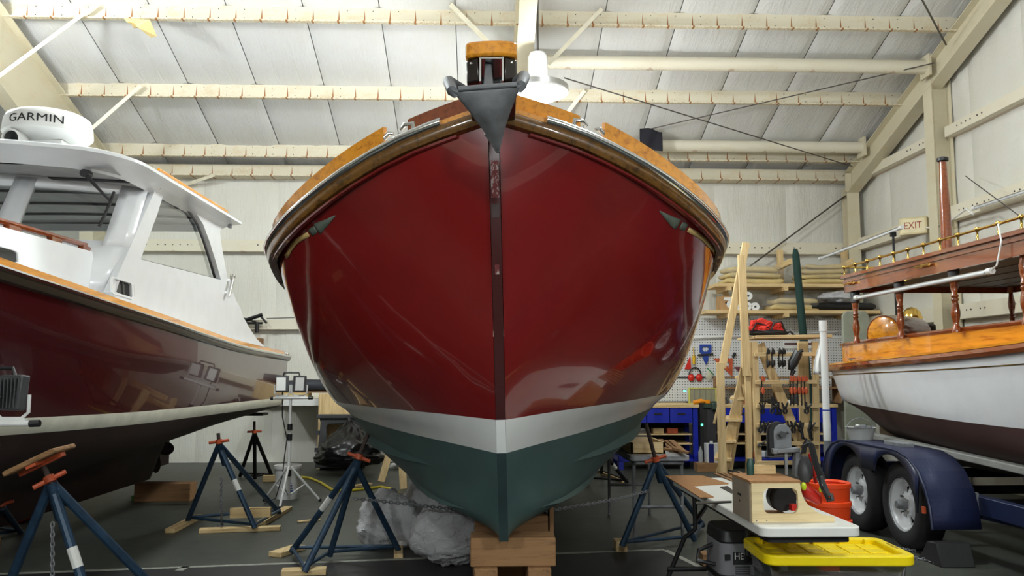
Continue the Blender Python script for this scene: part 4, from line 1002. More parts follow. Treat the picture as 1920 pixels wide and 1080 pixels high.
fp = T('flag_pole', 'varnished wooden flagpole with dark cap standing on the canopy', 'pole', (4.7, 8.35, KZ+.1))
part('shaft', M['varnish_dark'], fp, lambda m: m.lathe((4.7, 8.35, KZ+.05), [(.058, 0), (.055, .3), (.048, .7), (.036, 1.08), (0, 1.08)], 14), smooth=60)
part('cap', M['black'], fp, lambda m: m.lathe((4.7, 8.35, KZ+1.13), [(.04, 0), (.056, .01), (.056, .04), (.03, .05), (0, .05)], 14))
# strip lights
def striplight(p, q, lab, cord=None):
    r = T('strip_light', lab, 'strip light', p, group='strip lights')
    part('housing', M['alu'], r, lambda m: m.cyl(p, q, .021, n=12)); d = (V(q)-V(p)).normalized()
    for e, s_ in ((p, 1), (q, -1)): part('end_cap', M['white'], r, lambda m: m.cyl(V(e)-d*s_*.03, V(e)+d*s_*.03, .026, n=12))
    part('diffuser', mat('diffuser', rgb(205, 208, 210), .3), r, lambda m: m.cyl(V(p)+d*.05+V((-.006, 0, -.006)), V(q)-d*.05+V((-.006, 0, -.006)), .0175, n=12))
    if cord: part('cord', M['white'], r, lambda m: m.tube(cord, .007, 6))
p, q = V((3.86, 8.58, 2.20)), V((3.84, 6.25, 2.20))
striplight(p, q, 'aluminium strip light tied under the canopy edge along the posts', [q, q+V((-.02, -.12, .03)), q+V((0, -.16, .2)), q+V((0.02, -.1, .34)), q+V((.1, -.05, .36))])
striplight(V((4.85, 11.9, 3.05)), V((4.85, 9.55, 3.10)), 'aluminium strip light hung in front of the exit sign')
striplight(V((6.08, 10.15, 3.45)), V((6.08, 8.4, 3.45)), 'aluminium strip light on the end wall right of the flagpole')
o = part('light_stand_pole', M['dark_metal'], None, lambda m: (m.cyl((4.85, 9.75, KZ), (4.85, 9.75, 3.06), .014, n=8), m.box((4.85, 9.75, 3.05), (.06, .04, .05)), m.cyl((4.85, 9.75, 1.52), (4.85, 9.75, KZ), .016, n=8)))
tag(o, 'thin dark pole holding the strip light below the exit sign', 'pole')
wc = [PXp(1728, 425, 6.1), PXp(1750, 428, 6.1), PXp(1772, 420, 6.1), PXp(1790, 408, 6.05), PXp(1812, 392, 5.9), PXp(1825, 402, 5.9)]
tag(part('power_cord', M['white'], None, lambda m: m.tube(wc, .012, 6)), 'white power cord sagging from the exit sign to the flagpole', 'cord')
# machinery inside the launch
r = T('boiler_drum', 'varnished wooden drum lying in the launch cockpit', 'drum', (4.5, 9.2, 1.55))
ax = V((.75, .42, 0)).normalized(); c0 = V((4.30, 8.95, 1.84))
part('barrel', M['varnish_dark'], r, lambda m: m.lathe(c0, [(.19, 0), (.205, .0), (.21, .15), (.21, .4), (.2, .55), (0, .55)], 28, ax), smooth=50)
part('drum_head', M['varnish'], r, lambda m: m.lathe(c0, [(0, -.012), (.17, -.012), (.19, 0)], 28, ax))
r = T('steam_dome', 'polished brass steam dome rising behind the drum', 'steam dome', (4.95, 9.6, 1.6))
part('dome', M['brass'], r, lambda m: m.lathe((4.95, 9.6, 1.86), [(.11, 0), (.11, .02), (.10, .05), (.115, .1), (.115, .2), (.09, .27), (.05, .31), (0, .325)], 24), smooth=60)
part('collar', M['black'], r, lambda m: m.lathe((4.95, 9.6, 1.55), [(.13, 0), (.13, .3), (.16, .31), (.16, .33), (0, .33)], 20))
part('bracket', M['black'], r, lambda m: m.box((5.05, 9.5, 1.92), (.2, .12, .12)), bevel=.02)
o = part('seat_back_panel', mat('sage_panel', rgb(150, 154, 138), .6), None, lambda m: m.prism([V((a, 11.3, b)) for a, b in ((4.86, 0), (5.3, 0), (5.24, 2.2), (5.2, 2.26), (4.94, 2.26), (4.88, 2.2))], (0, .05, 0)), bevel=.01)
tag(o, 'sage grey upholstered panel standing behind the launch stern', 'panel')
o = part('folded_umbrella', M['black'], None, lambda m: m.lathe((5.36, 8.0, 1.60), [(.05, 0), (.07, .05), (.08, .2), (.075, .4), (.05, .5), (.03, .56), (.02, .75), (0, .78)], 12), smooth=60)
tag(o, 'black wrapped bundle against the far canopy post of the launch', 'bundle')
# ------------------------------------------------------------------ trailer
tl = T('boat_trailer', 'dark blue tandem boat trailer under the white launch', 'trailer', (4.6, 7.4, 0))
M['navy'] = mat('navy_paint', rgb(32, 40, 70), .35, .1, var=.1)
def dplate():
    t = NT('diamond_plate_navy'); t.set(Roughness=.3, Metallic=.25)
    t.b.inputs['Base Color'].default_value = (*rgb(34, 42, 78), 1)
    w1 = t.node('ShaderNodeTexWave', wave_type='BANDS', bands_direction='DIAGONAL'); w1.inputs['Scale'].default_value = 60
    t.link(t.coords((1, 1, 1)), w1.inputs['Vector'])
    w2 = t.node('ShaderNodeTexWave', wave_type='BANDS', bands_direction='DIAGONAL'); w2.inputs['Scale'].default_value = 60
    t.link(t.coords((1, -1, 1)), w2.inputs['Vector'])
    t.bump(t.math('MULTIPLY', w1.outputs['Fac'], w2.outputs['Fac']), .8, .006); return t.m
M['dplate'] = dplate()
WX, WR = 3.47, .36; WY = (7.87, 7.03)
def wheel(y, mir=1, X=WX):
    w = part('wheel_tyre', M['rubber'], tl, lambda m: m.lathe((X, y, WR), [(.215, .0), (.25, -.012), (.31, -.014), (.345, .005), (.36, .04), (.36, .16), (.345, .19), (.30, .205), (.21, .19)], 40, (mir, 0, 0), cap=False), smooth=50)
    rim = part('rim', M['gel'], w, lambda m: (m.lathe((X, y, WR), [(.222, -.004), (.228, .012), (.20, .012), (.19, .03), (.185, .07), (.15, .085)], 36, (mir, 0, 0), cap=False), m.lathe((X, y, WR), [(.0, .03), (.085, .03), (.09, .055), (.10, .075)], 24, (mir, 0, 0), cap=False)), smooth=40)
    for k in range(8):
        a = k*math.pi/4+.2
        part('spoke', M['gel'], w, lambda m: m.prism([V((X+mir*(.055 if r < .1 else .08), y+r*math.cos(a+d/r), WR+r*math.sin(a+d/r))) for r, d in ((.085, -.024), (.188, -.02), (.188, .02), (.085, .024))], (mir*.012, 0, 0)))
    part('drum', M['ink'], w, lambda m: m.cyl((X+mir*.1, y, WR), (X+mir*.12, y, WR), .185, n=24))
    part('hub', M['galv'], w, lambda m: m.lathe((X, y, WR), [(0, -.045), (.03, -.045), (.036, -.03), (.04, .0), (.055, .03)], 16, (mir, 0, 0)))
    for k in range(5):
        a = k*math.pi*.4; part('lug_nut', M['chrome'], w, lambda m: m.cyl((X+mir*.005, y+.068*math.cos(a), WR+.068*math.sin(a)), (X+mir*.035, y+.068*math.cos(a), WR+.068*math.sin(a)), .012, n=6))
for y in WY: wheel(y); wheel(y, -1, 2*CX3-WX)
path = [(6.40, .27), (6.42, .42), (6.48, .56), (6.58, .68), (6.72, .765), (6.9, .805), (7.1, .81), (7.8, .81), (8.0, .805), (8.18, .76), (8.32, .67), (8.40, .55), (8.43, .42), (8.44, .34)]
for X0, X1, sk in ((3.38, 3.76, 3.385), (2*CX3-3.76, 2*CX3-3.38, 2*CX3-3.385)):
    f = part('fender', M['dplate'], tl, lambda m: m.grid(lambda u, v: V((lerp(X0, X1, v), *[(lerp(path[min(int(u*13), 12)][k], path[min(int(u*13), 12)+1][k], u*13-min(int(u*13), 12))) for k in (0, 1)])), 26, 2), smooth=60, solid=.006)
    def arch(y):
        zt = interp(path, y); best = zt-.035
        zz = 0.0
        for wy in WY:
            dy = y-wy
            if abs(dy) < .405: zz = max(zz, WR+math.sqrt(.405**2-dy*dy))
        if zz == 0: zz = .36
        if 7.30 < y < 7.60: zz = .60
        return min(best, zz)
    def skirt(m):
        ys = [6.405+i*.0407 for i in range(51)]; vs_ = []
        for y in ys:
            zt = interp(path, y); zb = min(arch(y), zt-.03)
            if y > 8.3 or y < 6.6: zb = min(zb, max(.3, zt-.05)) if y > 8.3 else zt-.05
            vs_ += [V((sk, y, zt)), V((sk, y, zb))]
        m.add(vs_, [(2*i, 2*i+1, 2*i+3, 2*i+2) for i in range(50)])
    part('skirt', M['navy'], f, skirt, solid=.008)
    part('rim_bead', M['navy'], f, lambda m: m.tube([V((sk, a, b)) for a, b in path], .011, 6))
    part('marker_light', M['orange'], f, lambda m: m.box((sk-.008, 6.50, .40), (.02, .03, .05)))
part('axle', M['ink'], tl, lambda m: [m.cyl((WX+.12, y, WR), (2*CX3-WX-.12, y, WR), .04, n=10) for y in WY])
for X in (3.84, 2*CX3-3.84):
    part('frame_rail', M['navy'], tl, lambda m: m.box2((X-.04, 5.2, .36), (X+.04, 9.45, .50)), bevel=.006)
    part('tongue_rail', M['navy'], tl, lambda m: m.beam((X, 6.62, .40), (X+(CX3-X)*.55, 2.4, .40), .08, .14), bevel=.006)
    part('bunk', mat('grey_carpet', rgb(128, 128, 124), .9, bump=.3, bscale=90), tl, lambda m: m.beam((CX3+(X-CX3)*.78, 9.2, .80), (CX3+(X-CX3)*.68, 3.6, .62), .10, .06), bevel=.01)
    for y in (8.8, 6.3, 4.4): part('bunk_post', M['navy'], tl, lambda m: m.box2((CX3+(X-CX3)*.74-.03, y-.03, .42), (CX3+(X-CX3)*.74+.03, y+.03, lerp(.62, .78, (y-3.6)/5.6))))
    part('bracket', M['galv'], tl, lambda m: (m.box((X-.045, 6.55, .43), (.02, .12, .19)), m.cyl((X-.07, 6.5, .4), (X-.03, 6.5, .4), .02, n=8)))
for y in (9.4, 8.8, 6.2, 4.4): part('cross_member', M['navy'], tl, lambda m: m.box2((CX3-.96+(.0 if y > 6.5 else (6.6-y)*.13), y-.04, .36), (CX3+.96-(.0 if y > 6.5 else (6.6-y)*.13), y+.04, .46)))
part('keel_support', M['oldwood'][0], tl, lambda m: [m.box((CX3, y, .48), (.3, .1, .05)) for y in (4.4, 6.2, 8.8)])
part('winch_tongue', M['navy'], tl, lambda m: m.box2((CX3-.05, 1.9, .36), (CX3+.05, 4.4, .46)))
part('fender_bracket', M['navy'], tl, lambda m: (m.box2((3.6, 7.4, .40), (3.88, 7.5, .46)), m.box2((3.6, 6.5, .40), (3.88, 6.58, .46))))
part('hitch_jack', M['galv'], tl, lambda m: (m.cyl((CX3, 2.0, .0), (CX3, 2.0, .62), .035, n=12), m.cyl((CX3, 2.0, .0), (CX3, 2.0, .03), .08, n=12)))
# things on and around the trailer
o = part('wheel_chock', M['rubber'], None, lambda m: m.prism([V((3.42, a, b)) for a, b in ((6.36, 0), (6.72, 0), (6.64, .06), (6.56, .16), (6.42, .17))], (.26, 0, 0)), bevel=.008)
tag(o, 'black rubber wheel chock in front of the front trailer tyre', 'wheel chock')
r = T('tool_tray', 'cluttered clear plastic tray sitting on the trailer fender', 'tray', (3.55, 7.92, .815))
part('tub', mat('milky_plastic', rgb(170, 172, 168), .35), r, lambda m: (m.lathe((3.55, 7.92, .815), [(.10, 0), (.13, .11), (.14, .115), (.125, .11), (.095, .01), (0, .01)], 16)))
part('wire_handle', M['galv'], r, lambda m: m.tube([(3.55+.13*math.cos(a), 7.92, .915+.10*math.sin(a)) for a in [math.pi*k/8 for k in range(9)]], .004, 6))
for k in range(7): part('scrap', [M['galv'], M['tape'], M['black']][k % 3], r, lambda m: m.box((3.50+.02*k, 7.88+.03*(k % 3), .915+.01*(k % 2)), (.05, .03, .06), rz=k*.8), bevel=.004)
o = part('metal_bar', M['galv'], None, lambda m: m.box((3.6, 7.3, .828), (.10, .34, .034)), bevel=.004); tag(o, 'flat grey metal block lying on top of the fender', 'block')
def chainmesh(m, pts, pitch=.026, r=.0045):
    L = [0]
    for a, b in zip(pts, pts[1:]): L.append(L[-1]+(V(b)-V(a)).length)
    n = int(L[-1]/pitch); 
    def pos(s_):
        for i in range(len(L)-1):
            if s_ <= L[i+1]+1e-6: return V(pts[i]).lerp(V(pts[i+1]), (s_-L[i])/max(1e-6, L[i+1]-L[i]))
        return V(pts[-1])
    for k in range(n):
        c = pos((k+.5)*pitch); d = (pos((k+1)*pitch)-pos(k*pitch)).normalized(); x, y, _ = frame(d); w = x if k % 2 else y
        loop = [c+d*(pitch*.72*math.cos(a))+w*(pitch*.38*math.sin(a)) for a in [2*math.pi*j/8 for j in range(8)]]
        m.tube(loop, r, 4, True)
def chain(name, pts, lab, **k):
    tag(part(name, M['galv'], None, lambda m: chainmesh(m, pts, **k), smooth=60), lab, 'chain')
chain('safety_chain', [(3.5, 6.9, .012), (3.42, 7.05, .012), (3.36, 6.86, .012), (3.30, 6.70, .012), (3.42, 6.60, .012), (3.44, 6.4, .012)], 'thin chain lying on the floor by the front trailer tyre')
# ------------------------------------------------------------------ jack stands
from mathutils import noise as mnoise
def jackstand(lab, collar, feet, top, pad=None, lean=None, sticker=0, ties=True, handle=(1, .2, 0), dark=False, r=.024, hub=None):
    """collar: where the screw leaves the tube; feet: floor points; top: end of the screw; pad: (normal, along) of the head"""
    collar, top = V(collar), V(top); feet = [V(f) for f in feet]
    g = T('jack_stand', lab, 'jack stand', sum(feet, V((0, 0, 0)))/len(feet), group='jack stands under the boats')
    mt = M['dark_metal'] if dark else M['blue_steel']
    ctr = sum(feet, V((0, 0, 0)))/len(feet); ax = (collar-ctr).normalized()
    for i, f in enumerate(feet):
        st = collar-(collar-f).normalized()*.02-ax*.05*(i % 2)
        lg = part('leg', mt, g, lambda m: m.tube([st, st.lerp(f, .5), f], r, 10))
        if i == sticker: part('sticker', M['tape'], lg, lambda m: m.cyl(st.lerp(f, .38), st.lerp(f, .52), r+.0015, n=10, caps=False))
    part('tube_socket', mt, g, lambda m: m.cyl(collar-ax*.22, collar, r+.006, n=12))
    if ties:
        for i in range(len(feet)):
            a, b = feet[i], feet[(i+1) % len(feet)]
            part('tie_bar', mt, g, lambda m: m.cyl(a+V((0, 0, .03)), b+V((0, 0, .03)), .014, n=8))
    d = (top-collar).normalized()
    part('screw', mat('rusty_screw', rgb(72, 60, 54), .6, .5), g, lambda m: m.cyl(collar-d*.02, top, .016, n=10))
    h = V(handle).normalized(); h = (h-d*h.dot(d)).normalized()
    part('handle', M['orange'], g, lambda m: (m.cyl(collar+d*.02-h*.09, collar+d*.02+h*.09, .014, n=8), m.cyl(collar, collar+d*.04, .030, n=12)))
    if pad:
        n, al = V(pad[0]).normalized(), V(pad[1]).normalized(); al = (al-n*al.dot(n)).normalized(); wv = n.cross(al)
        R = Matrix((al, wv, n)).transposed()
        p = part('pad', M['oldwood'][0], g, lambda m: m.box(top+n*.035, (.30, .28, .03), M=R), bevel=.01)
        part('bracket', M['orange'], p, lambda m: (m.box(top+n*.008, (.26, .05, .03), M=R), m.box(top+n*.012, (.06, .26, .02), M=R)), bevel=.004)
    return g
P0 = lambda a, b, z=.04: PZ(a, b, z)
jackstand('blue jack stand with tilted plywood pad under the maroon cruiser at lower left', P(96, 905, 5.0), [P0(-12, 1165, .0), P0(189, 1196, 0), P0(327, 1142, 0)], P(80, 872, 5.02), ((-.44, -.03, .9), (.9, 0, .44)), sticker=1, r=.027)
jackstand('blue jack stand on boards near the cruiser rudder', P(411, 832, 8.0), [P0(352, 976), P0(478, 990), P0(524, 962)], P(409, 812, 8.0), None, sticker=1, handle=(1, 0, .1))
jackstand('dark jack stand far behind beneath the cruiser stern', P(477, 812, 11.3), [P0(450, 892, .02), P0(478, 897, 0.02), P0(510, 893, .02)], P(477, 790, 11.3), None, dark=True, sticker=9)
jackstand('blue four-legged jack stand left of the plastic bags', P(671, 862, 6.55), [P0(547, 1034), P0(571, 1072), P0(618, 1042), P0(747, 1031)], P(697, 797, 6.62), None, handle=(-.9, 0, .3), sticker=0)
jackstand('blue jack stand with orange handle right of the green forefoot', P(1230, 865, 6.85), [P0(1166, 1024, .08), P0(1302, 1012), P0(1318, 985)], P(1211, 794, 6.8), None, handle=(.8, 0, .5), sticker=9)
jackstand('dark jack stand on pale boards behind the grey table', P(1128, 845, 10.4), [P0(1098, 900), P0(1128, 886), P0(1176, 905)], P(1122, 815, 10.3), None, dark=True, sticker=2)
jackstand('dark jack stand half hidden behind the plastic bags', P(790, 862, 9.3), [P0(768, 908), P0(805, 925), P0(830, 905)], P(800, 830, 9.3), None, dark=True, sticker=9)
jackstand('blue jack stand on the far side of the cruiser keel at left edge', P(4, 950, 7.2), [P0(40, 1000, 0), P0(-30, 1010, 0), P0(-60, 990, 0)], P(-6, 900, 7.2), None, sticker=9)
# boards and blocks under stands
def board(lab, p, q, w=.09, h=.038, z=0.0, mt=None, name='lumber_board'):
    p, q = V(p), V(q); p.z = q.z = z+h/2+.001; ax = 0
    d = q-p; o = part(name, (mt or M['pine'])[0 if abs(d.x) > abs(d.y) else 1], None, lambda m: m.beam(p, q, w, h), smooth=0, bevel=.004)
    tag(o, lab, 'board', 'boards under the jack stands'); return o
board('pale board under the left foot of the stand near the rudder', PZ(318, 1000, 0), PZ(372, 972, 0))
board('long pale board lying in front of the stand near the rudder', PZ(374, 999, 0), PZ(526, 994, 0))
board('pale board angled under the right foot of the stand near the rudder', PZ(490, 985, 0), PZ(540, 956, 0))
o = part('lumber_board', M['pine'][0], None, lambda m: m.beam(P(432, 962, 8.2), P(508, 960, 8.2), .04, .09)); tag(o, 'short plank on edge leaning across the stand near the rudder', 'board', 'boards under the jack stands')
board('pale board under the left rear foot of the four-legged stand', PZ(515, 1045, 0), PZ(562, 1030, 0), .12)
board('pale board under the nearest foot of the four-legged stand at the bottom edge', PZ(528, 1078, 0), PZ(612, 1075, 0), .12)
board('small block under the right foot of the four-legged stand', PZ(747, 1048, 0), PZ(747, 1028, 0), .07)
o = part('wood_block', M['pine'][1], None, lambda m: m.box(PZ(1165, 1034, 0)+V((0, .05, .042)), (.09, .16, .082)), bevel=.005); tag(o, 'pale wooden block under the left foot of the orange-handled stand', 'block')
board('pale scrap board behind the grey table legs', PZ(1120, 885, 0), PZ(1172, 905, 0))
board('pale board by the left foot of the rear dark stand', PZ(1088, 905, 0), PZ(1108, 893, 0))
o = part('wood_block', M['pine'][0], None, lambda m: m.box(PZ(505, 903, 0)+V((0, 0, .042)), (.16, .1, .082)), bevel=.004); tag(o, 'small pale block beside the white bucket', 'block')
board('thin pale scrap lying on the floor behind the four-legged stand', PZ(660, 915, 0), PZ(695, 910, 0), .07, .03)
o = part('wood_block', M['oldwood'][0], None, lambda m: m.box(PZ(1330, 1062, 0)+V((.1, .05, .046)), (.3, .12, .09)), bevel=.005); tag(o, 'short weathered block on the floor left of the vacuum', 'block')
board('flat stick lying on the floor left of the four-legged stand', PZ(558, 980, 0), PZ(600, 976, 0), .04, .015)
# keel cribbing
def timber(lab, c, sz, mt=None, rz=0):
    o = part('cribbing_timber', (mt or M['oldwood'])[0 if sz[0] > sz[1] else 1], None, lambda m: m.box(c, sz, rz), smooth=0, bevel=.008); tag(o, lab, 'timber', 'cribbing timbers'); return o
bx = (PZ(961, 1050, .33)).x
timber('wide weathered timber crosswise under the green forefoot', (bx, 5.22, .396), (.50, .22, .165))
for px, nm in ((912, 'left'), (1006, 'right')):
    X = (px-900)*5.3/FPX
    timber(f'upper fore-and-aft timber on the {nm} under the wide crosswise timber', (X, 5.42, .233), (.135, .7, .16))
    timber(f'lower fore-and-aft timber on the {nm} under the wide crosswise timber', (X+.005, 5.44, .076), (.135, .72, .152))
X2 = (958-900)*6.0/FPX
timber('upper crosswise timber behind the forefoot crib', (X2, 6.02, .385), (.50, .2, .17))
timber('middle crosswise timber behind the forefoot crib', (X2, 6.04, .235), (.56, .2, .128))
timber('bottom crosswise timber behind the forefoot crib', (X2, 6.03, .085), (.52, .24, .17))
tag(part('cribbing_post', M['oldwood'][2], None, lambda m: m.box2((X2+.262, 5.93, .30), (X2+.29, 6.1, .55))), 'thin upright slat beside the rear crib', 'slat')
timber('dark timber block beneath the cruiser keel near the rudder', (PZ(330, 930, 0).x, 9.95, .10), (.62, .22, .20))
timber('dark timber block beneath the cruiser keel at the left edge', (-4.05, 7.0, .075), (.5, .2, .14))
timber('dark timber block under the launch keel far aft', (bu*11.5).to_tuple()[:2]+(.25,), (.5, .3, .5))
o = part('red_block', M['red'], None, lambda m: m.box(PZ(30, 978, 0)+V((0, 0, .07)), (.22, .3, .13)), bevel=.02); tag(o, 'small red block under the cruiser keel at the left edge', 'block')
chain('jack_chain', [P(664, 935, 6.4), P(700, 938, 6.4), P(780, 947, 6.35), P(850, 955, 6.3), P(890, 958, 6.3), P(960, 962, 6.3), P(1035, 957, 6.3), P(1100, 946, 6.45), P(1160, 935, 6.6), P(1215, 921, 6.75)], 'long steel chain stretched between the two stands under the bow')
chain('jack_chain', [P(98, 980, 4.95), P(98, 1075, 4.9), P(97, 1180, 4.9)], 'thin chain hanging inside the lower left jack stand')
chain('jack_chain', [P(415, 895, 7.95), P(415, 960, 7.95), PZ(416, 985, .02), PZ(400, 988, .02), PZ(432, 990, .02)], 'thin chain hanging inside the stand near the rudder')
# ------------------------------------------------------------------ bags
def blob(m, c, r, seed, amp=.18, sq=.0, nu=64, nv=40, fr=2.2, top=None, crease=0):
    def f(u, v):
        a = 2*math.pi*u; b = -math.pi/2+math.pi*v; d = V((math.cos(b)*math.cos(a), math.cos(b)*math.sin(a), math.sin(b)))
        k = 1+amp*mnoise.noise(d*fr+V((seed, 0, 0)))+amp*.45*mnoise.noise(d*fr*3+V((0, seed, 0)))+amp*.2*abs(mnoise.noise(d*fr*7+V((0, 0, seed))))
        if crease: k += crease*(.5-abs(mnoise.noise(d*4.5+V((seed, seed, 0)))))+crease*.6*(.5-abs(mnoise.noise(d*10+V((0, seed, seed)))))
        p = V((d.x*r[0]*k, d.y*r[1]*k, d.z*r[2]*k))
        if p.z < 0: p.z *= .78; p.x *= 1.04
        if top and d.z > .55: q = (d.z-.55)/.45; p = V((p.x*(1-q*.6)+top[0]*q, p.y*(1-q*.6)+top[1]*q, p.z+top[2]*q*q))
        return V(c)+V((p.x, p.y, max(p.z, -c[2]+.004)))
    m.grid(f, nu, nv, cu=True)
for lab, px, py, d, r, sd in (('crinkled clear plastic bag left of the other two', 730, 985, 7.3, (.25, .22, .25), 1.3), ('large crinkled clear plastic bag in front beside the crib', 842, 1003, 6.6, (.26, .24, .25), 4.1), ('tall clear plastic bag behind the other two under the hull', 828, 945, 7.75, (.32, .24, .38), 8.2)):
    c = P(px, py, d); c.z = max(c.z, r[2]*.74)
    o = part('plastic_bag', M['bag'], None, lambda m: blob(m, c, r, sd, .15, fr=1.7, crease=.15), smooth=60); tag(o, lab, 'plastic bag', 'plastic bags')
o = part('garbage_bag', M['blackbag'], None, lambda m: blob(m, P(655, 850, 12.2), (.45, .35, .26), 2.2, .25, top=(.0, 0, .2)), smooth=60); tag(o, 'full black garbage bag slumped against the charcoal bin', 'garbage bag')
# charcoal bin with a window opening
bn = T('charcoal_bin', 'charcoal plastic bin with a framed opening standing by the back wall', 'bin', (P(638, 870, 12.9).x, 12.9, 0))
def bp(px, py, d=12.75): return P(px, py, d)
fr_o = [(597, 781), (681, 781), (682, 786), (676, 789), (684, 877), (590, 877), (601, 789), (596, 786)]
o1 = [bp(*q) for q in [(597, 780), (640, 778), (682, 780), (676, 792), (680, 840), (684, 878), (640, 878), (590, 878), (596, 840), (601, 792)]]
i1 = [bp(*q) for q in [(616, 795), (640, 794), (660, 795), (664, 800), (664, 825), (664, 843), (640, 845), (613, 845), (612, 825), (612, 800)]]
for L in (o1, i1):
    for p in L: p.z = max(p.z, .0)
part('front_frame', M['greydark'], bn, lambda m: m.ring(o1, i1, (0, .08, 0)), bevel=.006)
part('side_panel', M['greydark'], bn, lambda m: (m.box2((o1[0].x+.02, 12.83, .0), (o1[0].x+.06, 13.04, .76)), m.box2((o1[2].x-.06, 12.83, 0), (o1[2].x-.02, 13.04, .76)), m.box2((o1[0].x+.02, 13.0, 0), (o1[2].x-.02, 13.04, .76))))
part('top_cap', M['greydark'], bn, lambda m: m.box2((o1[0].x-.02, 12.72, o1[0].z-.035), (o1[2].x+.02, 12.9, o1[0].z+.02)), bevel=.008)
for s_, X in ((-1, o1[8].x), (1, o1[4].x)): part('latch', M['greydark'], bn, lambda m: [m.box((X+s_*.02, 12.78, z), (.06, .05, .06)) for z in (.3, .55)])
part('plywood_insert', M['pine'][0], bn, lambda m: m.box2((i1[0].x-.1, 12.95, .25), (i1[2].x+.1, 12.97, .66)))
# sawhorse
sh_ = T('sawhorse', 'pine sawhorse behind the hull and the plastic bags', 'sawhorse', P0(750, 905, 0))
for a, b, d0, d1 in (((738, 822), (715, 893), 11.6, 11.5), ((752, 822), (757, 903), 10.9, 10.8), ((800, 822), (812, 893), 11.6, 11.5), ((808, 822), (815, 903), 10.9, 10.8)):
    p, q = P(*a, d0), P(*b, d1); q.z = .0; part('leg', M['pine'][2], sh_, lambda m: m.beam(p, q, .09, .045, (0, 1, 0)))
part('top_beam', M['pine'][0], sh_, lambda m: m.beam(P(735, 826, 11.3), P(812, 826, 11.3), .1, .09))
part('brace', M['pine'][0], sh_, lambda m: m.beam(P(735, 852, 11.58), P(812, 850, 11.58), .03, .12))
o = part('rope_pile', M['tape'], None, lambda m: [m.tube([PZ(742, 877, .02)+V((.13*math.cos(a*.9+k)*(1-.1*k), .09*math.sin(a*1.1+k), .012+.012*k)) for a in range(9)], .011, 6) for k in range(5)]); tag(o, 'tangled white rope lying beneath the sawhorse', 'rope')
# ------------------------------------------------------------------ work light on tripod and bucket
def worklight(lab, base, h, face, group='tripod work lights'):
    g = T('work_light', lab, 'work light', (0, 0, 0), group, local=True); X = V((face, 0, 0))
    part('pole', M['white'], g, lambda m: (m.cyl((0, 0, .05), (0, 0, .7), .021, n=12), m.cyl((0, 0, .6), (0, 0, h), .016, n=12)))
    for z in (.30, .69, h-.35): part('collar', M['black'], g, lambda m: m.cyl((0, 0, z), (0, 0, z+.07), .028, n=12))
    for k in range(3):
        a = k*2.094+.5; q = V((math.cos(a)*.36, math.sin(a)*.36, .012)); lg = part('leg', M['white'], g, lambda m: m.cyl((.02*math.cos(a), .02*math.sin(a), .40), q, .013, n=8))
        part('foot', M['black'], lg, lambda m: m.cyl(q-V((0, 0, .012)), q+V((0, 0, .02)), .018, n=8)); part('brace', M['white'], g, lambda m: m.cyl((0, 0, .09), V((q.x*.5, q.y*.5, .2)), .008, n=6))
    part('crossbar', M['white'], g, lambda m: (m.box((0, 0, h+.015), (.34, .03, .03)), m.cyl((-.2, 0, h), (.22, -.02, h+.005), .013, n=8)))
    part('grip', M['black'], g, lambda m: m.cyl((.2, -.02, h+.004), (.25, -.02, h+.006), .018, n=8)); part('grip', M['black'], g, lambda m: m.cyl((-.22, 0, h), (-.19, 0, h), .018, n=8))
    for s_ in (-1, 1):
        hd = part('lamp_head', M['greydark'], g, lambda m: m.box((s_*.095, 0, h+.16), (.14, .06, .18), M=Matrix.Rotation(-s_*.25, 3, 'Z')@Matrix.Rotation(-.1, 3, 'X')), bevel=.008)
        part('lamp_glass', M['white'], hd, lambda m: m.box((s_*.095+face*.031*math.sin(s_*.25), -.031*face, h+.16), (.10, .006, .14), M=Matrix.Rotation(-s_*.25, 3, 'Z')@Matrix.Rotation(-.1, 3, 'X')))
        for k in range(7): part('cooling_rib', M['greydark'], hd, lambda m: m.box((s_*.095-.054+k*.018, face*.038, h+.16), (.006, .03, .15)))
        part('yoke', M['white'], g, lambda m: m.tube([(s_*.095-.085, 0, h+.15), (s_*.095-.085, 0, h+.06), (s_*.095-.05, 0, h+.03), (s_*.095+.05, 0, h+.03), (s_*.095+.085, 0, h+.06), (s_*.095+.085, 0, h+.15)], .009, 6))
    part('handle', M['black'], g, lambda m: m.tube([(-.09, .02, h+.25), (-.08, .02, h+.285), (.08, .02, h+.285), (.09, .02, h+.25)], .011, 6))
    part('cord', M['black'], g, lambda m: m.tube([(-.1, .03, h+.08), (-.1, .06, h-.2), (-.04, .05, h-.45), (-.06, .06, .55), (-.08, .05, .3), (-.14, .02, .06), (-.25, -.05, .008)], .006, 6))
    g.location = base; return g
w1 = worklight('white tripod work light with twin lamps in front of the bucket', PZ(540, 945, 0), 1.15, 1)
w2 = worklight('twin work light on tripod cut off by the left edge', V((P(-12, 740, 4.5).x, 4.5, 0)), 1.18, -1)
w2['label'] = 'twin work light seen from behind at the left edge'
bk_ = PZ(533, 938, 0)+V((0, .16, 0))
r = T('plastic_bucket', 'white plastic bucket with blue print behind the tripod light', 'bucket', bk_)
part('pail', M['white'], r, lambda m: m.lathe(bk_, [(0, .0), (.125, 0), (.15, .34), (.158, .34), (.158, .375), (.15, .378), (.142, .37), (.12, .02), (0, .02)], 32), smooth=50)
part('print_band', M['bluep'], r, lambda m: m.grid(lambda u, v: bk_+V(((.1395+.0012+.02*(v-.5)*.1)*math.cos(3.5+u*1.3), (.1395+.0012)*math.sin(3.5+u*1.3), .25+.05*v))*1, 10, 1))
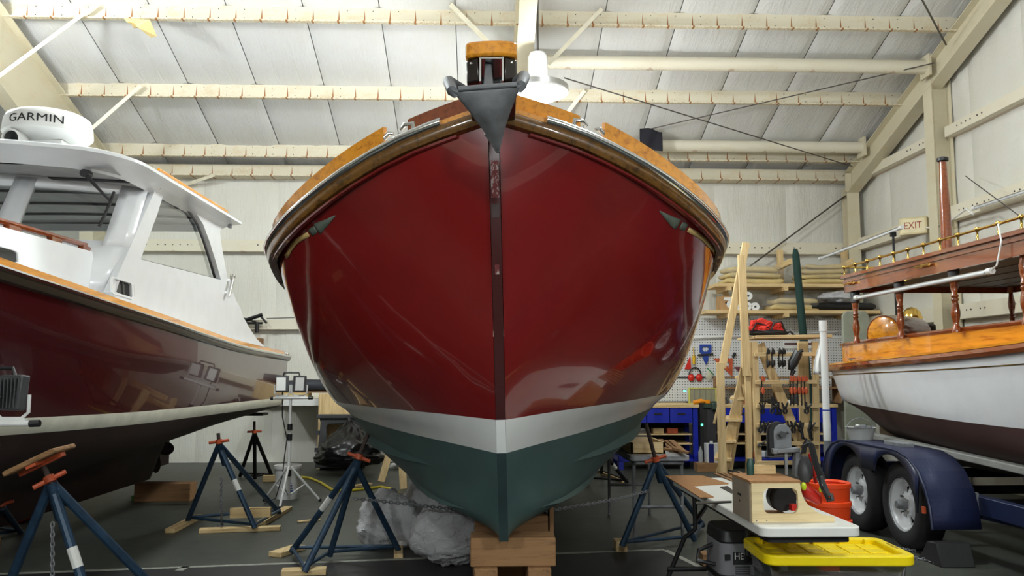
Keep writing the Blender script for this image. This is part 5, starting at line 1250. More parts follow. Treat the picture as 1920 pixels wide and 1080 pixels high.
for k in range(5): part('print_line', M['bluep'], r, lambda m: m.grid(lambda u, v: bk_+V(((.1375+.001*k)*math.cos(4.9+u*(.5-.06*k)), (.1375+.001*k)*math.sin(4.9+u*(.5-.06*k)), .09+.03*k+.012*v)), 6, 1))
hp_ = [PZ(*q, .015) for q in ((548, 893), (580, 896), (602, 905), (622, 918), (645, 921), (680, 917), (715, 913), (738, 918), (752, 930), (775, 934), (800, 936))]
tag(part('extension_cord', mat('yellow_cord', rgb(196, 176, 44), .5), None, lambda m: m.tube(hp_, .017, 8)), 'yellow cord snaking over the floor past the bucket', 'cord')
tag(part('tape_roll', mat('green_tape', rgb(70, 120, 50), .5), None, lambda m: m.lathe(PZ(253, 938, 0), [(.02, 0), (.045, 0), (.045, .05), (.02, .05), (.02, 0)], 14)), 'small green tape roll on the floor under the cruiser', 'tape roll')
# ------------------------------------------------------------------ white folding table with saw box
def folding_table(name, lab, X0, X1, Y0, Y1, z, mt, leg, legpts, th=.045):
    g = T(name, lab, 'table', ((X0+X1)/2, (Y0+Y1)/2, 0))
    poly = [V((a, b, z-th)) for a, b in rrect(X1-X0, Y1-Y0, .05, 6, (X0+X1)/2, (Y0+Y1)/2)]
    part('table_top', mt, g, lambda m: m.prism(poly, (0, 0, th)), bevel=.006, smooth=40)
    part('apron', leg, g, lambda m: m.ring([V((a, b, z-th-.03)) for a, b in rrect(X1-X0-.08, Y1-Y0-.08, .03, 3, (X0+X1)/2, (Y0+Y1)/2)], [V((a, b, z-th-.03)) for a, b in rrect(X1-X0-.11, Y1-Y0-.11, .03, 3, (X0+X1)/2, (Y0+Y1)/2)], (0, 0, .03)))
    for L in legpts: part('leg', leg, g, lambda m: m.tube(L, .015, 8))
    return g
TZ = .74
TX0, TX1, TY0, TY1 = 1.285, 1.755, 3.93, 5.76
lgs = []
for y, s_ in ((4.60, 0), (5.35, 1)):
    for X, o_ in ((TX0+(.05 if s_ else .14), -.22*s_), (TX1-.05, .22*s_)):
        lgs.append([(X, y, TZ-.06), (X, y, TZ-.26), (X+o_*.25, y+.05, .42), (X+o_*.75, y+.1, .14), (X+o_*.75, y+.1, 0.0)])
for y in (5.35,): lgs.append([(TX0-.11, y+.08, .22), (TX1+.11, y+.08, .22)]); lgs.append([(TX0+.05, y, .52), (TX0+.2, y+.25, .6), (TX0+.22, y+.3, TZ-.05)])
folding_table('white_folding_table', 'narrow white folding table carrying the plywood saw box', TX0, TX1, TY0, TY1, TZ, M['tabwhite'], M['black'], lgs)
def flat(name, lab, cat, pts, mt, th=.006, z=TZ):
    o = part(name, mt, None, lambda m: m.prism([PZ(a, b, z+.0005) for a, b in pts], (0, 0, th)), smooth=0); tag(o, lab, cat); return o
flat('hardboard_sheet', 'brown hardboard offcut with a notch lying on the white table', 'hardboard', [(1247, 893), (1318, 893), (1366, 908), (1298, 912), (1338, 933), (1312, 934)], M['osb'])
flat('steel_ruler', 'long dark steel ruler lying across the white table', 'ruler', [(1304, 942), (1372, 940), (1372, 943), (1306, 946)], M['dark_metal'], .004)
flat('steel_ruler', 'short dark square lying behind the ruler on the white table', 'ruler', [(1350, 914), (1364, 912), (1376, 922), (1372, 926)], M['dark_metal'], .004)
for k in range(6):
    p, q = PZ(1340+k*9, 888-k*.5, TZ+.004), PZ(1378+k*6, 903-k, TZ+.004)
    tag(part('wood_strip', M['oldwood'][1], None, lambda m: m.beam(p+V((0, 0, .004*(k % 2))), q+V((0, 0, .004*(k % 2))), .02, .007)), f'thin brown wood strip, number {k+1} from the left of the strips behind the saw box' if False else 'thin brown wood strip in the bundle behind the saw box', 'wood strip', 'bundle of thin wood strips')
# plywood box
BY0, BY1 = 4.06, 4.34; bz = TZ+.001
def fx(px): return (px-900)*BY0/FPX
xL, xT, xR = fx(1405), fx(1496), fx(1560); H_ = .195
sb = T('saw_box', 'birch plywood saw stand with rounded cut-out and swept foot', 'saw stand', ((xL+xR)/2, 4.2, TZ))
front = [V((xL, BY0, bz)), V((xR, BY0, bz)), V((xR, BY0, bz+.026))]
for k in range(1, 11):
    t = k/10; a = math.pi/2*t
    front.append(V((xT+.004+(xR-xT-.004)*(1-math.sin(a))**1.0*1.0, BY0, bz+.026+(H_-.05)*(1-math.cos(a)))))
front += [V((xT+.002, BY0, bz+H_-.012)), V((xL, BY0, bz+H_-.012))]
cxh = (fx(1427)+fx(1492))/2; hole = [V((a, BY0, b)) for a, b in rrect(fx(1492)-fx(1427), .118, .03, 5, cxh, bz+.10)]
pl_ = holed(front, [hole]); 
pl_.build('front_panel', M['ply'], sb, smooth=0, solid=.018)
part('left_panel', mat('grey_ply', rgb(150, 138, 122), .6), sb, lambda m: m.box2((xL-.006, BY0+.01, bz), (xL+.008, BY1, bz+H_-.012)))
part('base_panel', M['osb'], sb, lambda m: m.box2((xL+.008, BY0+.01, bz), (xT, BY1, bz+.012)))
part('top_panel', M['osb'], sb, lambda m: m.box2((xL-.008, BY0-.012, bz+H_-.012), (xT+.004, BY1+.02, bz+H_)), bevel=.001)
for q in (1413, 1432): part('screw_head', M['galv'], sb, lambda m: m.cyl((fx(q), BY0-.011, bz+.01), (fx(q), BY0-.008, bz+.01), .003, n=8))
zt = bz+H_
# portable band saw standing in the box
sw = T('band_saw', 'red and grey portable band saw mounted upright in the saw box', 'band saw', ((xL+xT)/2+.05, 4.2, zt))
def sp(px, py, d): return P(px, py, d)
def housing(m, c, w, h, dpt, n=14):
    pts = [c+V((-w/2, 0, -h/2)), c+V((w/2, 0, -h/2))]+[c+V((w/2*math.cos(math.pi*k/n), 0, h/2-w/2+w/2*math.sin(math.pi*k/n))) for k in range(n+1)]
    m.prism(pts, (0, dpt, 0))
c = sp(1463, 825, 4.30); part('upper_wheel_housing', M['galv'], sw, lambda m: housing(m, c, .105, .175, .06), bevel=.006)
part('wheel_guard', M['black'], sw, lambda m: housing(m, c+V((-.008, -.006, .006)), .10, .17, .03))
part('housing_plate', M['galv'], sw, lambda m: housing(m, c+V((.008, -.014, 0)), .09, .16, .012), bevel=.003)
part('tension_knob', M['greydark'], sw, lambda m: (m.cyl(c+V((.0, -.045, .03)), c+V((.0, 0, .03)), .016, n=10), m.cyl(c+V((-.02, -.03, .03)), c+V((.03, -.03, .042)), .008, n=8)))
c2 = sp(1468, 934, 4.24); part('lower_wheel_housing', M['black'], sw, lambda m: (m.cyl(c2, c2+V((0, .06, 0)), .066, n=28), m.box(c2+V((.02, .03, -.02)), (.1, .05, .08))), bevel=.004)
part('blade_guide_rod', M['alu'], sw, lambda m: m.box2((sp(1444, 0, 4.28).x, 4.27, zt), (sp(1449, 0, 4.28).x, 4.282, c.z-.06)))
part('frame_arm', M['galv'], sw, lambda m: (m.beam(sp(1448, 845, 4.27), sp(1497, 843, 4.27), .05, .022), m.box(sp(1452, 846, 4.255), (.024, .03, .026)), m.beam(sp(1495, 845, 4.28), sp(1493, 892, 4.30), .03, .05, (0, 1, 0))), bevel=.004)
part('motor_body', M['red'], sw, lambda m: (m.tube([sp(1506, 912, 4.24), sp(1514, 922, 4.24), sp(1530, 934, 4.26), sp(1536, 944, 4.26)], [.02, .034, .03, .015], 14), m.tube([sp(1518, 850, 4.3), sp(1524, 875, 4.3), sp(1532, 905, 4.3)], [.008, .014, .016], 10), m.box(sp(1488, 951, 4.20), (.03, .04, .03))), smooth=50)
part('motor_cover', M['greydark'], sw, lambda m: (m.tube([sp(1506, 856, 4.28), sp(1510, 872, 4.26), sp(1510, 892, 4.25), sp(1508, 904, 4.25)], [.02, .036, .036, .022], 14), m.beam(sp(1536, 893, 4.22), sp(1552, 930, 4.22), .028, .03, (0, 1, 0))), bevel=.003)
part('rating_label', M['tape'], sw, lambda m: m.beam(sp(1535, 901, 4.19), sp(1541, 911, 4.19), .012, .003, (0, 1, 0)))
part('grip', M['black'], sw, lambda m: m.tube([sp(1505, 842, 4.25), sp(1514, 828, 4.25), sp(1522, 836, 4.25), sp(1530, 868, 4.24), sp(1545, 900, 4.22)], [.012, .02, .016, .014, .012], 8))
for k in range(3): part('cord_coil', M['black'], sw, lambda m: m.tube([sp(1503+k*3, 850, 4.2), sp(1507+k*3, 834-k*2, 4.19), sp(1516+k*2, 830, 4.19), sp(1524+k*3, 865, 4.18), sp(1536+k*2, 900+k*8, 4.18), sp(1552, 940-k*4, 4.2), sp(1563-k*2, 938, 4.2), sp(1560-k*2, 925, 4.21)], .005, 6))
part('rating_badge', mat('neon_yellow', rgb(200, 220, 30), .4), sw, lambda m: (m.ball(sp(1507, 912, 4.19), (.014, .01, .02), 10, 6), m.ball(sp(1538, 918, 4.2), (.007, .008, .014), 8, 6)))
# small things on the saw box
p = sp(1407, 880, 4.28); tag(part('glue_bottle', mat('dark_green_plastic', rgb(34, 72, 64), .4), None, lambda m: m.lathe((p.x, 4.28, zt), [(0, 0), (.018, 0), (.0185, .055), (.015, .065), (.012, .078), (0, .078)], 14)), 'small dark green bottle on the left of the saw box top', 'bottle')
tag(part('wood_offcut', M['pine'][0], None, lambda m: m.box((sp(1433, 880, 4.30).x, 4.31, zt+.023), (.115, .03, .044)), bevel=.002), 'pale wood offcut standing on the saw box top', 'offcut')
tag(part('bench_clamp', M['dark_metal'], None, lambda m: (m.beam(sp(1383, 925, 4.2), sp(1408, 936, 4.2), .012, .01), m.ball(sp(1392, 938, 4.22), .016, 8, 6), m.cyl((sp(1400, 0, 4.2).x, 4.2, bz+.012), (sp(1400, 0, 4.2).x, 4.2, bz+.06), .006, n=8))), 'small dark clamp inside the open left side of the saw box', 'clamp')
# ------------------------------------------------------------------ vacuum and tote
vc = V((1.46, 4.80, 0)); vg = T('shop_vacuum', 'grey stacked shop vacuum with black bands under the white table', 'vacuum', vc)
def rb(m, z0, z1, w0, w1, r=.06): 
    a = [V((vc.x+p, vc.y+q, z0)) for p, q in rrect(w0, w0, r, 5)]; b = [V((vc.x+p, vc.y+q, z1)) for p, q in rrect(w1, w1, r, 5)]; n = len(a)
    m.add(a+b, [(i, (i+1) % n, n+(i+1) % n, n+i) for i in range(n)]+[list(range(n-1, -1, -1)), list(range(n, 2*n))])
M['vacgrey'] = mat('vacuum_grey', rgb(124, 124, 128), .4, var=.04)
part('lower_tank', M['vacgrey'], vg, lambda m: rb(m, .07, .34, .30, .34), bevel=.008)
part('band', M['black'], vg, lambda m: rb(m, .335, .36, .352, .352), bevel=.004)
part('motor_head', M['vacgrey'], vg, lambda m: rb(m, .36, .53, .345, .335), bevel=.008)
part('top_cap', M['black'], vg, lambda m: rb(m, .53, .60, .345, .32), bevel=.01)
for a in range(4): part('caster', M['black'], vg, lambda m: m.cyl((vc.x+.12*(1 if a % 2 else -1)-.015, vc.y+.12*(1 if a > 1 else -1), .035), (vc.x+.12*(1 if a % 2 else -1)+.015, vc.y+.12*(1 if a > 1 else -1), .035), .035, n=14))
lb = part('label_plate', M['ink'], vg, lambda m: m.box((vc.x-.055, vc.y-.1735, .455), (.10, .004, .065)))
tm = text_mesh('HEPA', .05, .0008, 0.0); tm.v = [V((vc.x-.048+p.x*.85, vc.y-.1762-p.z, .465+p.y)) for p in tm.v]; tm.build('lettering', M['tape'], lb, smooth=0)
part('vent_slot', M['ink'], vg, lambda m: m.box((vc.x-.135, vc.y-.173, .46), (.03, .005, .03)))
part('vent_grille', M['greydark'], vg, lambda m: [m.box((vc.x-.055, vc.y-.174, .375+k*.012), (.08, .004, .006)) for k in range(4)])
part('hose', M['black'], vg, lambda m: m.tube([(vc.x-.16, vc.y, .5), (vc.x-.25, vc.y-.02, .47), (vc.x-.27, vc.y-.05, .42), (vc.x-.16, vc.y-.06, .40)], .012, 8))
tcx, tcy, ta = 1.735, 4.33, -.05
tt = T('storage_tote', 'clear storage tote with bright yellow lid in the foreground', 'tote', (0, 0, 0), local=True)
M['clearp'] = glassmat('clear_tote', (.80, .82, .82), .2, .15)
def tl_(m, z0, z1, w0, d0, w1, d1, r=.05, cap=True):
    a = [V((p, q, z0)) for p, q in rrect(w0, d0, r, 5)]; b = [V((p, q, z1)) for p, q in rrect(w1, d1, r, 5)]; n = len(a)
    m.add(a+b, [(i, (i+1) % n, n+(i+1) % n, n+i) for i in range(n)]+([list(range(n-1, -1, -1)), list(range(n, 2*n))] if cap else [list(range(n-1, -1, -1))]))
part('tote_body', M['clearp'], tt, lambda m: tl_(m, .17, .52, .58, .36, .66, .42, cap=False), smooth=40, solid=.004)
part('lid', M['yellow'], tt, lambda m: m.ring([V((p, q, .505)) for p, q in rrect(.72, .47, .06, 6)], [V((p, q, .505)) for p, q in rrect(.63, .38, .04, 6)], (0, 0, .05)), bevel=.008)
part('lid_panel', M['yellow'], tt, lambda m: tl_(m, .512, .528, .64, .39, .64, .39, .04), bevel=.002)
for i in range(6):
    for j in range(3): part('lid_rib', M['yellow'], tt, lambda m: m.box((-.25+i*.1, -.11+j*.11, .530), (.085, .09, .006)), bevel=.002)
for i in range(5): part('lid_tab', M['yellow'], tt, lambda m: m.box((-.27+i*.135, .185, .538), (.012, .05, .03)), bevel=.003)
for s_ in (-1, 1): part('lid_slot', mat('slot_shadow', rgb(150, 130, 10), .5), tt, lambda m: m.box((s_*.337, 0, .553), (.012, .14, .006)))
for i in range(4): part('content_pack', [M['card'], M['foam'], M['orange'], M['card']][i], tt, lambda m: m.box((-.22+i*.145, .02*(i % 2), .30+.03*(i % 2)), (.13, .3, .2), rz=.1*(i-1)), bevel=.01)
part('lower_tote', M['greyplas'], tt, lambda m: tl_(m, 0, .165, .56, .36, .64, .42), bevel=.01)
tt.location = (tcx, tcy, .022); tt.rotation_euler = (0, 0, ta)
# orange buckets and white pipe behind the table
ob = V((2.52, 6.2, 0)); og = T('orange_bucket', 'stack of bright orange ribbed buckets beside the rear trailer tyre', 'bucket', ob)
for k in range(3): part('bucket_shell', mat('orange_plastic', rgb(240, 74, 24), .4), og, lambda m: m.lathe(ob, [(.0, .0+.16*k), (.13, .16*k), (.152, .36+.13*k), (.16, .36+.13*k), (.16, .39+.13*k), (.15, .395+.13*k), (.14, .38+.13*k)], 28, cap=False), smooth=50)
pp_ = T('drain_pipe', 'white plastic pipe with grey sleeve standing upright by the wooden steps', 'pipe', (PZ(1556, 968, 0)))
b0 = V((P(1553, 870, 8.5).x, 8.5, 0)); t0 = P(1543, 603, 8.5); mid_ = b0.lerp(t0, (P(1549, 826, 8.5).z)/t0.z)
part('pipe', M['white'], pp_, lambda m: m.cyl(mid_, t0, .036, n=18)); part('end_cap', M['white'], pp_, lambda m: m.cyl(t0-V((0, 0, .1)), t0+V((0, 0, .01)), .041, n=18))
part('sleeve', M['greyplas'], pp_, lambda m: m.cyl(b0, mid_, .034, n=18))
bl = b0.lerp(t0, P(1547, 769, 8.5).z/t0.z); part('blue_mark', M['bluep'], pp_, lambda m: m.cyl(bl-V((0, 0, .006)), bl+V((0, 0, .006)), .0368, n=18))
o = part('white_cloth', M['white'], None, lambda m: m.grid(lambda u, v: P(1546-8*math.sin(v*2.2)-u*10*(.35+v), 632+70*v, 8.6)+V((0, .03*math.sin(u*9), 0)), 8, 10), solid=.004); tag(o, 'white cloth sleeve hanging behind the white pipe', 'cloth')
# ------------------------------------------------------------------ grey table behind the right stand
gx0, gx1, gy0, gy1 = 1.27, 1.78, 7.25, 9.05
gl = []
for X in (gx0+.05, gx1-.05):
    for y in (gy0+.12, gy1-.25): gl.append([(X, y, .70), (X, y, .0)])
gl += [[(gx0+.05, gy0+.12, .30), (gx1-.05, gy0+.12, .30)], [(gx0+.05, gy1-.25, .30), (gx1-.05, gy1-.25, .30)]]
folding_table('grey_folding_table', 'grey folding table loaded with wood scraps behind the right stand', gx0, gx1, gy0, gy1, .74, M['greytab'], M['galv'], gl)
def at_t(px, py, z=.74): return PZ(px, py, z)
r = T('wood_tray', 'open pale wooden box on the grey table', 'wooden box', (1.45, 7.5, .74))
q0, q1 = 1.30, 1.60; ya, yb = 7.40, 8.0
part('front_board', M['pine'][0], r, lambda m: m.box2((q0, ya, .742), (q1, ya+.02, .84))); part('back_board', M['pine'][0], r, lambda m: m.box2((q0, yb-.02, .742), (q1, yb, .84)))
part('side_board', M['pine'][1], r, lambda m: m.box2((q0, ya, .742), (q0+.02, yb, .84))); part('side_board', M['pine'][1], r, lambda m: m.box2((q1-.02, ya, .742), (q1, yb, .84))); part('bottom_board', M['pine'][1], r, lambda m: m.box2((q0, ya, .741), (q1, yb, .752)))
tag(part('leaning_panel', M['ply'], None, lambda m: m.beam((1.34, 8.15, .745), (1.34, 8.35, .95), .2, .012, (0, 1, 0))), 'plywood panel leaning behind the wooden box on the grey table', 'panel')
tag(part('clear_case', M['film'], None, lambda m: m.box2((1.36, 7.62, .754), (1.50, 7.86, .93))), 'clear plastic case standing in the wooden box on the grey table', 'case')
for k, (a, b, c, d, w) in enumerate(((1238, 822, 1262, 842, .05), (1250, 826, 1272, 843, .06), (1258, 828, 1282, 848, .05), (1245, 846, 1275, 850, .04), (1262, 848, 1290, 852, .05))):
    p, q = PZ(a, b, .78), PZ(c, d, .77); p.z = .765+.012*k; q.z = .76+.006*k
    tag(part('wood_scrap', M['oldwood'][0], None, lambda m: m.beam(p, q, w, .02), bevel=.002), ['brown wood scrap leaning at the left of the heap on the grey table', 'wide brown scrap in the middle of the heap on the grey table', 'brown wood scrap slanting at the right of the heap on the grey table', 'narrow scrap lying flat in front of the heap on the grey table', 'flat scrap at the near right corner of the grey table'][k], 'wood scrap', 'wood scraps on the grey table')
# ------------------------------------------------------------------ platform steps with clamp rack
ps = T('platform_steps', 'tall pine platform steps with handrails and clamp rails', 'platform steps', (PZ(1460, 930, 0)))
D0, D1 = 9.9, 10.7
def pp(px, py, d=D0): return P(px, py, d)
def stick(px0, py0, px1, py1, d0=D0, d1=None, w=.09, h=.038, nm='board', up=(0, 1, 0), floor=False):
    p, q = P(px0, py0, d0), P(px1, py1, d1 or d0)
    if floor: q.z = 0
    ax = 2 if abs((q-p).z) > max(abs((q-p).x), abs((q-p).y)) else 0
    part(nm, M['pine'][ax], ps, lambda m: m.beam(p, q, w, h, up), bevel=.003)
stick(1400, 634, 1537, 632, D0+.3, w=.035, h=.75, nm='platform_board')
stick(1414, 640, 1424, 932, D0, w=.075, nm='upright', floor=True); stick(1528, 640, 1532, 932, D0, w=.075, nm='upright', floor=True)
stick(1410, 640, 1404, 926, D1, w=.09, nm='upright', floor=True); stick(1505, 640, 1512, 926, D1, w=.13, nm='upright', floor=True)
stick(1424, 645, 1505, 845, D0+.06, w=.11, nm='diagonal_brace')
stick(1395, 720, 1420, 810, D0+.1, w=.07, nm='diagonal_brace')
for y, x0, x1 in ((665, 1414, 1531), (717, 1416, 1531), (762, 1418, 1534), (798, 1418, 1534), (832, 1420, 1535), (868, 1420, 1538)):
    stick(x0, y, x1, y-1, D0-.045, w=.045, h=.03, nm='clamp_rail')
stick(1400, 640, 1400, 690, D0+.02, w=.13, nm='gusset')
# stair flight on the left with rails
stick(1404, 665, 1352, 890, D0+.1, 10.2, w=.12, nm='stair_stringer', floor=False)
stick(1402, 660, 1366, 880, D1+.1, 11.1, w=.1, nm='stair_stringer')
for k, (x, y) in enumerate(((1394, 708), (1385, 748), (1375, 788), (1364, 828), (1356, 862))):
    p = P(x, y, D0+.15); q = P(x+2, y, D1+.1); q.z = p.z
    part('tread', M['pine'][1], ps, lambda m: m.beam(p, q, .2, .035), bevel=.003)
stick(1350, 680, 1355, 888, D0+.02, w=.09, nm='rail_post'); stick(1390, 478, 1400, 705, D0-.02, w=.09, nm='rail_post')
stick(1354, 690, 1399, 455, D0+.06, D0+.1, w=.085, nm='handrail')
stick(1402, 700, 1404, 860, D0+.05, w=.07, nm='upright')
part('sill', M['pine'][1], ps, lambda m: m.beam(V((P(1352, 890, 10.0).x, 9.8, .045)), V((P(1352, 890, 10.0).x, 11.2, .045)), .09, .09))
part('sill', M['pine'][0], ps, lambda m: m.beam(V((P(1352, 890, 10.0).x, D0+.02, .045)), V((P(1535, 890, 10.0).x, D0+.02, .045)), .09, .09))
# clamps
def bar_clamp(lab, px, py, d, h, mt, grp, rot=0):
    c = P(px, py, d); g = T('bar_clamp', lab, 'clamp', c, grp)
    part('bar', M['dark_metal'], g, lambda m: m.box(c-V((0, 0, h/2)), (.012, .008, h)))
    part('fixed_jaw', mt, g, lambda m: (m.box(c+V((.012, -.02, .0)), (.028, .06, .05)), m.box(c+V((0, -.04, .01)), (.02, .02, .07))), bevel=.005)
    part('sliding_jaw', mt, g, lambda m: (m.box(c+V((.006, -.02, -.13)), (.036, .06, .05)), m.cyl(c+V((0, -.045, -.17)), c+V((0, -.045, -.09)), .013, n=8)), bevel=.005)
for k, (x, n) in enumerate(((1481, 'first'), (1487, 'second'), (1495, 'third'), (1502, 'fourth'), (1508, 'fifth'))):
    bar_clamp(f'orange bar clamp, {n} from the left in the row of five on the rack', x, 711, D0-.10, .30, M['orange'], 'orange bar clamps')
bar_clamp('lone orange bar clamp hanging at the left of the rack', 1428, 711, D0-.10, .34, M['orange'], 'orange bar clamps')
for k, x in enumerate((1438, 1447, 1460, 1467)):
    bar_clamp(f'thin black bar clamp on the top rack rail, {["first", "second", "third", "fourth"][k]} from the left', x, 660, D0-.10, .18, M['black'], 'black bar clamps')
def spring_clamp(lab, px, py, d, s_=1.0, a=0):
    c = P(px, py, d); g = T('spring_clamp', lab, 'clamp', c, 'black spring clamps'); R = Matrix.Rotation(a, 3, 'Y')
    for sd in (-1, 1): part('jaw_arm', M['black'], g, lambda m: m.tube([c+R@V((sd*.006, -.01, -.06))*s_, c+R@V((sd*.018, -.01, -.03))*s_, c+R@V((sd*.006, -.01, 0))*s_, c+R@V((sd*.03, -.01, .055))*s_], [.010*s_, .012*s_, .011*s_, .009*s_], 6))
    part('pivot', M['dark_metal'], g, lambda m: m.cyl(c+V((0, -.03, 0)), c+V((0, .02, 0)), .014*s_, n=8))
nth = ['first', 'second', 'third', 'fourth', 'fifth', 'sixth', 'seventh', 'eighth']
for row, (y, xs_) in enumerate(((765, (1429, 1449, 1458, 1471, 1513)), (800, (1427, 1436, 1445, 1478, 1487, 1498, 1520)))):
    for k, x in enumerate(xs_): spring_clamp(f'black spring clamp on the {["upper", "lower"][row]} clamp row, {nth[k]} from the left', x, y, D0-.09, 1.15, .4*math.sin(k*2.1+row))
spring_clamp('black spring clamp on the rail behind the saw, low left', 1430, 832, D0-.09, 1.0, 1.2)
c = P(1485, 672, D0-.1)
r = T('drill_holster', 'black tool pouch with drill hanging from the top rack rail', 'tool pouch', c)
part('pouch', M['black'], r, lambda m: m.tube([P(1497, 660, D0-.12), P(1487, 680, D0-.12), P(1482, 694, D0-.12)], [.05, .06, .03], 10)); part('grip', M['black'], r, lambda m: (m.tube([P(1488, 694, D0-.12), P(1484, 704, D0-.12)], [.03, .022], 8), m.tube([P(1505, 657, D0-.12), P(1495, 662, D0-.12)], .02, 8)))
for x in (1505, 1520): tag(part('c_clamp', M['black'], None, lambda m: m.tube([P(x, 792, D0-.1), P(x-2, 806, D0-.1), P(x, 822, D0-.1), P(x+4, 822, D0-.1)], .018, 6)), f'large black clamp hanging at the right of the rack, {"left" if x == 1505 else "right"} one of the pair', 'clamp', 'large black clamps')
# red bag on the platform
zp = P(1470, 632, D0).z+.02
r = T('tool_bag', 'red and black tool bag slumped on top of the platform', 'bag', (P(1437, 628, D0+.2).x, D0+.2, zp))
bc = V((P(1437, 628, D0+.2).x, D0+.2, zp))
part('base', M['black'], r, lambda m: blob(m, bc+V((0, 0, .035)), (.25, .16, .05), 3, .12)); bsrc = bc+V((-.02, 0, .11))
redc = mat('red_cloth', rgb(214, 44, 30), .7, bump=.3, bscale=20)
part('bag_body', redc, r, lambda m: (blob(m, bc+V((-.07, 0, .10)), (.14, .12, .10), 5.5, .35, fr=1.6)))
part('bag_flap', redc, r, lambda m: (blob(m, bc+V((.10, .01, .085)), (.11, .11, .085), 9.1, .35, fr=1.6)))
part('strap', M['black'], r, lambda m: (m.tube([bc+V((-.2, -.08, .05)), bc+V((-.15, -.1, .15)), bc+V((-.03, -.11, .12)), bc+V((.02, -.11, .04))], .012, 6), m.tube([bc+V((.02, -.1, .05)), bc+V((.06, -.1, .15)), bc+V((.15, -.1, .17)), bc+V((.2, -.08, .05))], .012, 6), m.tube([bc+V((.2, -.05, .03)), bc+V((.27, -.06, .05)), bc+V((.31, -.06, .01))], .014, 6)))
# green roll standing upright
p, q = P(1491, 467, 12.2), P(1518, 760, 12.2); q = p+(q-p)*(p.z/(p.z-q.z))
tag(part('fabric_roll', M['green_roll'], None, lambda m: m.tube([q, q.lerp(p, .3), q.lerp(p, .6), q.lerp(p, .97), p], [.062, .063, .057, .052, .03], 12)), 'tall dark green fabric roll standing upright behind the platform', 'fabric roll')
# ------------------------------------------------------------------ back wall: shelves, pegboard, bench
DW = 13.35
sf = T('wall_shelf', 'two-tier rough wooden shelf on the back wall', 'shelf', (P(1460, 590, DW).x, DW, 2.3))
def shz(py): return P(1460, py, DW).z
part('shelf_board', M['pine'][0], sf, lambda m: m.box2((P(1335, 536, DW).x, DW-.2, shz(540)), (P(1598, 536, DW).x, DW+.4, shz(534))))
part('shelf_board', M['pine'][0], sf, lambda m: m.box2((P(1318, 588, DW).x, DW-.2, shz(589)), (P(1640, 588, DW).x, DW+.4, shz(583))))
for x in (1347, 1448, 1565):
    part('upright', M['pine'][2], sf, lambda m: m.box2((P(x-5, 0, DW+.4).x, DW+.38, shz(589)), (P(x+5, 0, DW+.4).x, DW+.44, shz(462) if x > 1400 else shz(536))))
    for y in (543, 592): part('shelf_arm', M['pine'][1], sf, lambda m: m.box2((P(x-4, 0, DW).x, DW-.22, shz(y+4)), (P(x+4, 0, DW).x, DW+.42, shz(y-3))))
for x in (1455, 1570): part('arm', M['pine'][1], sf, lambda m: m.beam(P(x-4, 505, DW+.35), P(x+28, 490, DW-.35), .04, .09))
def cushion(m, x0, x1, z0, z1, y0, y1, seed):
    c = V(((x0+x1)/2, (y0+y1)/2, (z0+z1)/2)); hx, hy, hz = (x1-x0)/2, (y1-y0)/2, (z1-z0)/2
    def f(u, v):
        a = 2*math.pi*u; b = -math.pi/2+math.pi*v; e = .22
        def sg(t, k): return math.copysign(abs(t)**k, t)
        return c+V((hx*sg(math.cos(b), .35)*sg(math.cos(a), e), hy*sg(math.cos(b), .35)*sg(math.sin(a), e), hz*sg(math.sin(b), .6)+.01*math.sin(3*a+seed)))
    m.grid(f, 28, 12, cu=True)
def cush(px0, px1, py0, py1, lab, seed):
    o = part('boat_cushion', M['foam'], None, lambda m: cushion(m, P(px0, 0, DW).x, P(px1, 0, DW).x, shz(py1), shz(py0), DW-.15, DW+.3, seed), smooth=50)
    tag(o, lab, 'cushion', 'tan boat cushions on the shelf')
for k, (a, b, y0, y1) in enumerate(((1345, 1440, 502, 513), (1342, 1446, 513, 523), (1340, 1450, 523, 534))): cush(a, b, y0, y1, f'tan boat cushion in the upper left stack, {["top", "middle", "bottom"][k]} one', k)
for k, (a, b, y0, y1) in enumerate(((1488, 1560, 497, 505), (1480, 1565, 505, 515), (1478, 1568, 515, 524), (1476, 1570, 524, 534))): cush(a, b, y0, y1, f'tan boat cushion in the upper right stack, {["top", "second", "third", "bottom"][k]} one', k+3)
for k, (a, b, y0, y1) in enumerate(((1430, 1510, 560, 571), (1424, 1516, 571, 583))): cush(a, b, y0, y1, f'tan boat cushion in the lower shelf pair, {["upper", "lower"][k]} one', k+7)
for lab, (a, b, y0, y1), sd in (('clear film wrapped around the upper left cushions', (1335, 1460, 498, 535), 1.0), ('clear film wrapped around the upper right cushions', (1462, 1590, 484, 535), 2.0), ('clear film wrapped around the lower cushions', (1416, 1524, 556, 588), 3.0)):
    o = part('plastic_film', M['film'], None, lambda m: blob(m, V(((P(a, 0, DW).x+P(b, 0, DW).x)/2, DW+.05, (shz(y0)+shz(y1))/2+.02)), ((P(b, 0, DW).x-P(a, 0, DW).x)/2, .3, (shz(y0)-shz(y1))/2*1.15), sd, .12, nu=28, nv=16), smooth=60); tag(o, lab, 'plastic film')
o = part('plastic_film', M['bag'], None, lambda m: blob(m, V((P(1558, 0, DW).x, DW, (shz(548)+shz(566))/2)), (.32, .22, .10), 7.7, .3), smooth=60); tag(o, 'crumpled clear plastic heap on the lower shelf over the black roll', 'plastic film')
r = T('cardboard_box', 'small brown cardboard box on the lower shelf at left', 'box', (P(1346, 0, DW).x, DW, shz(583)))
part('carton', M['card'], r, lambda m: m.box2((P(1333, 0, DW).x, DW-.12, shz(583)+.002), (P(1360, 0, DW).x, DW+.12, shz(557))), bevel=.003)
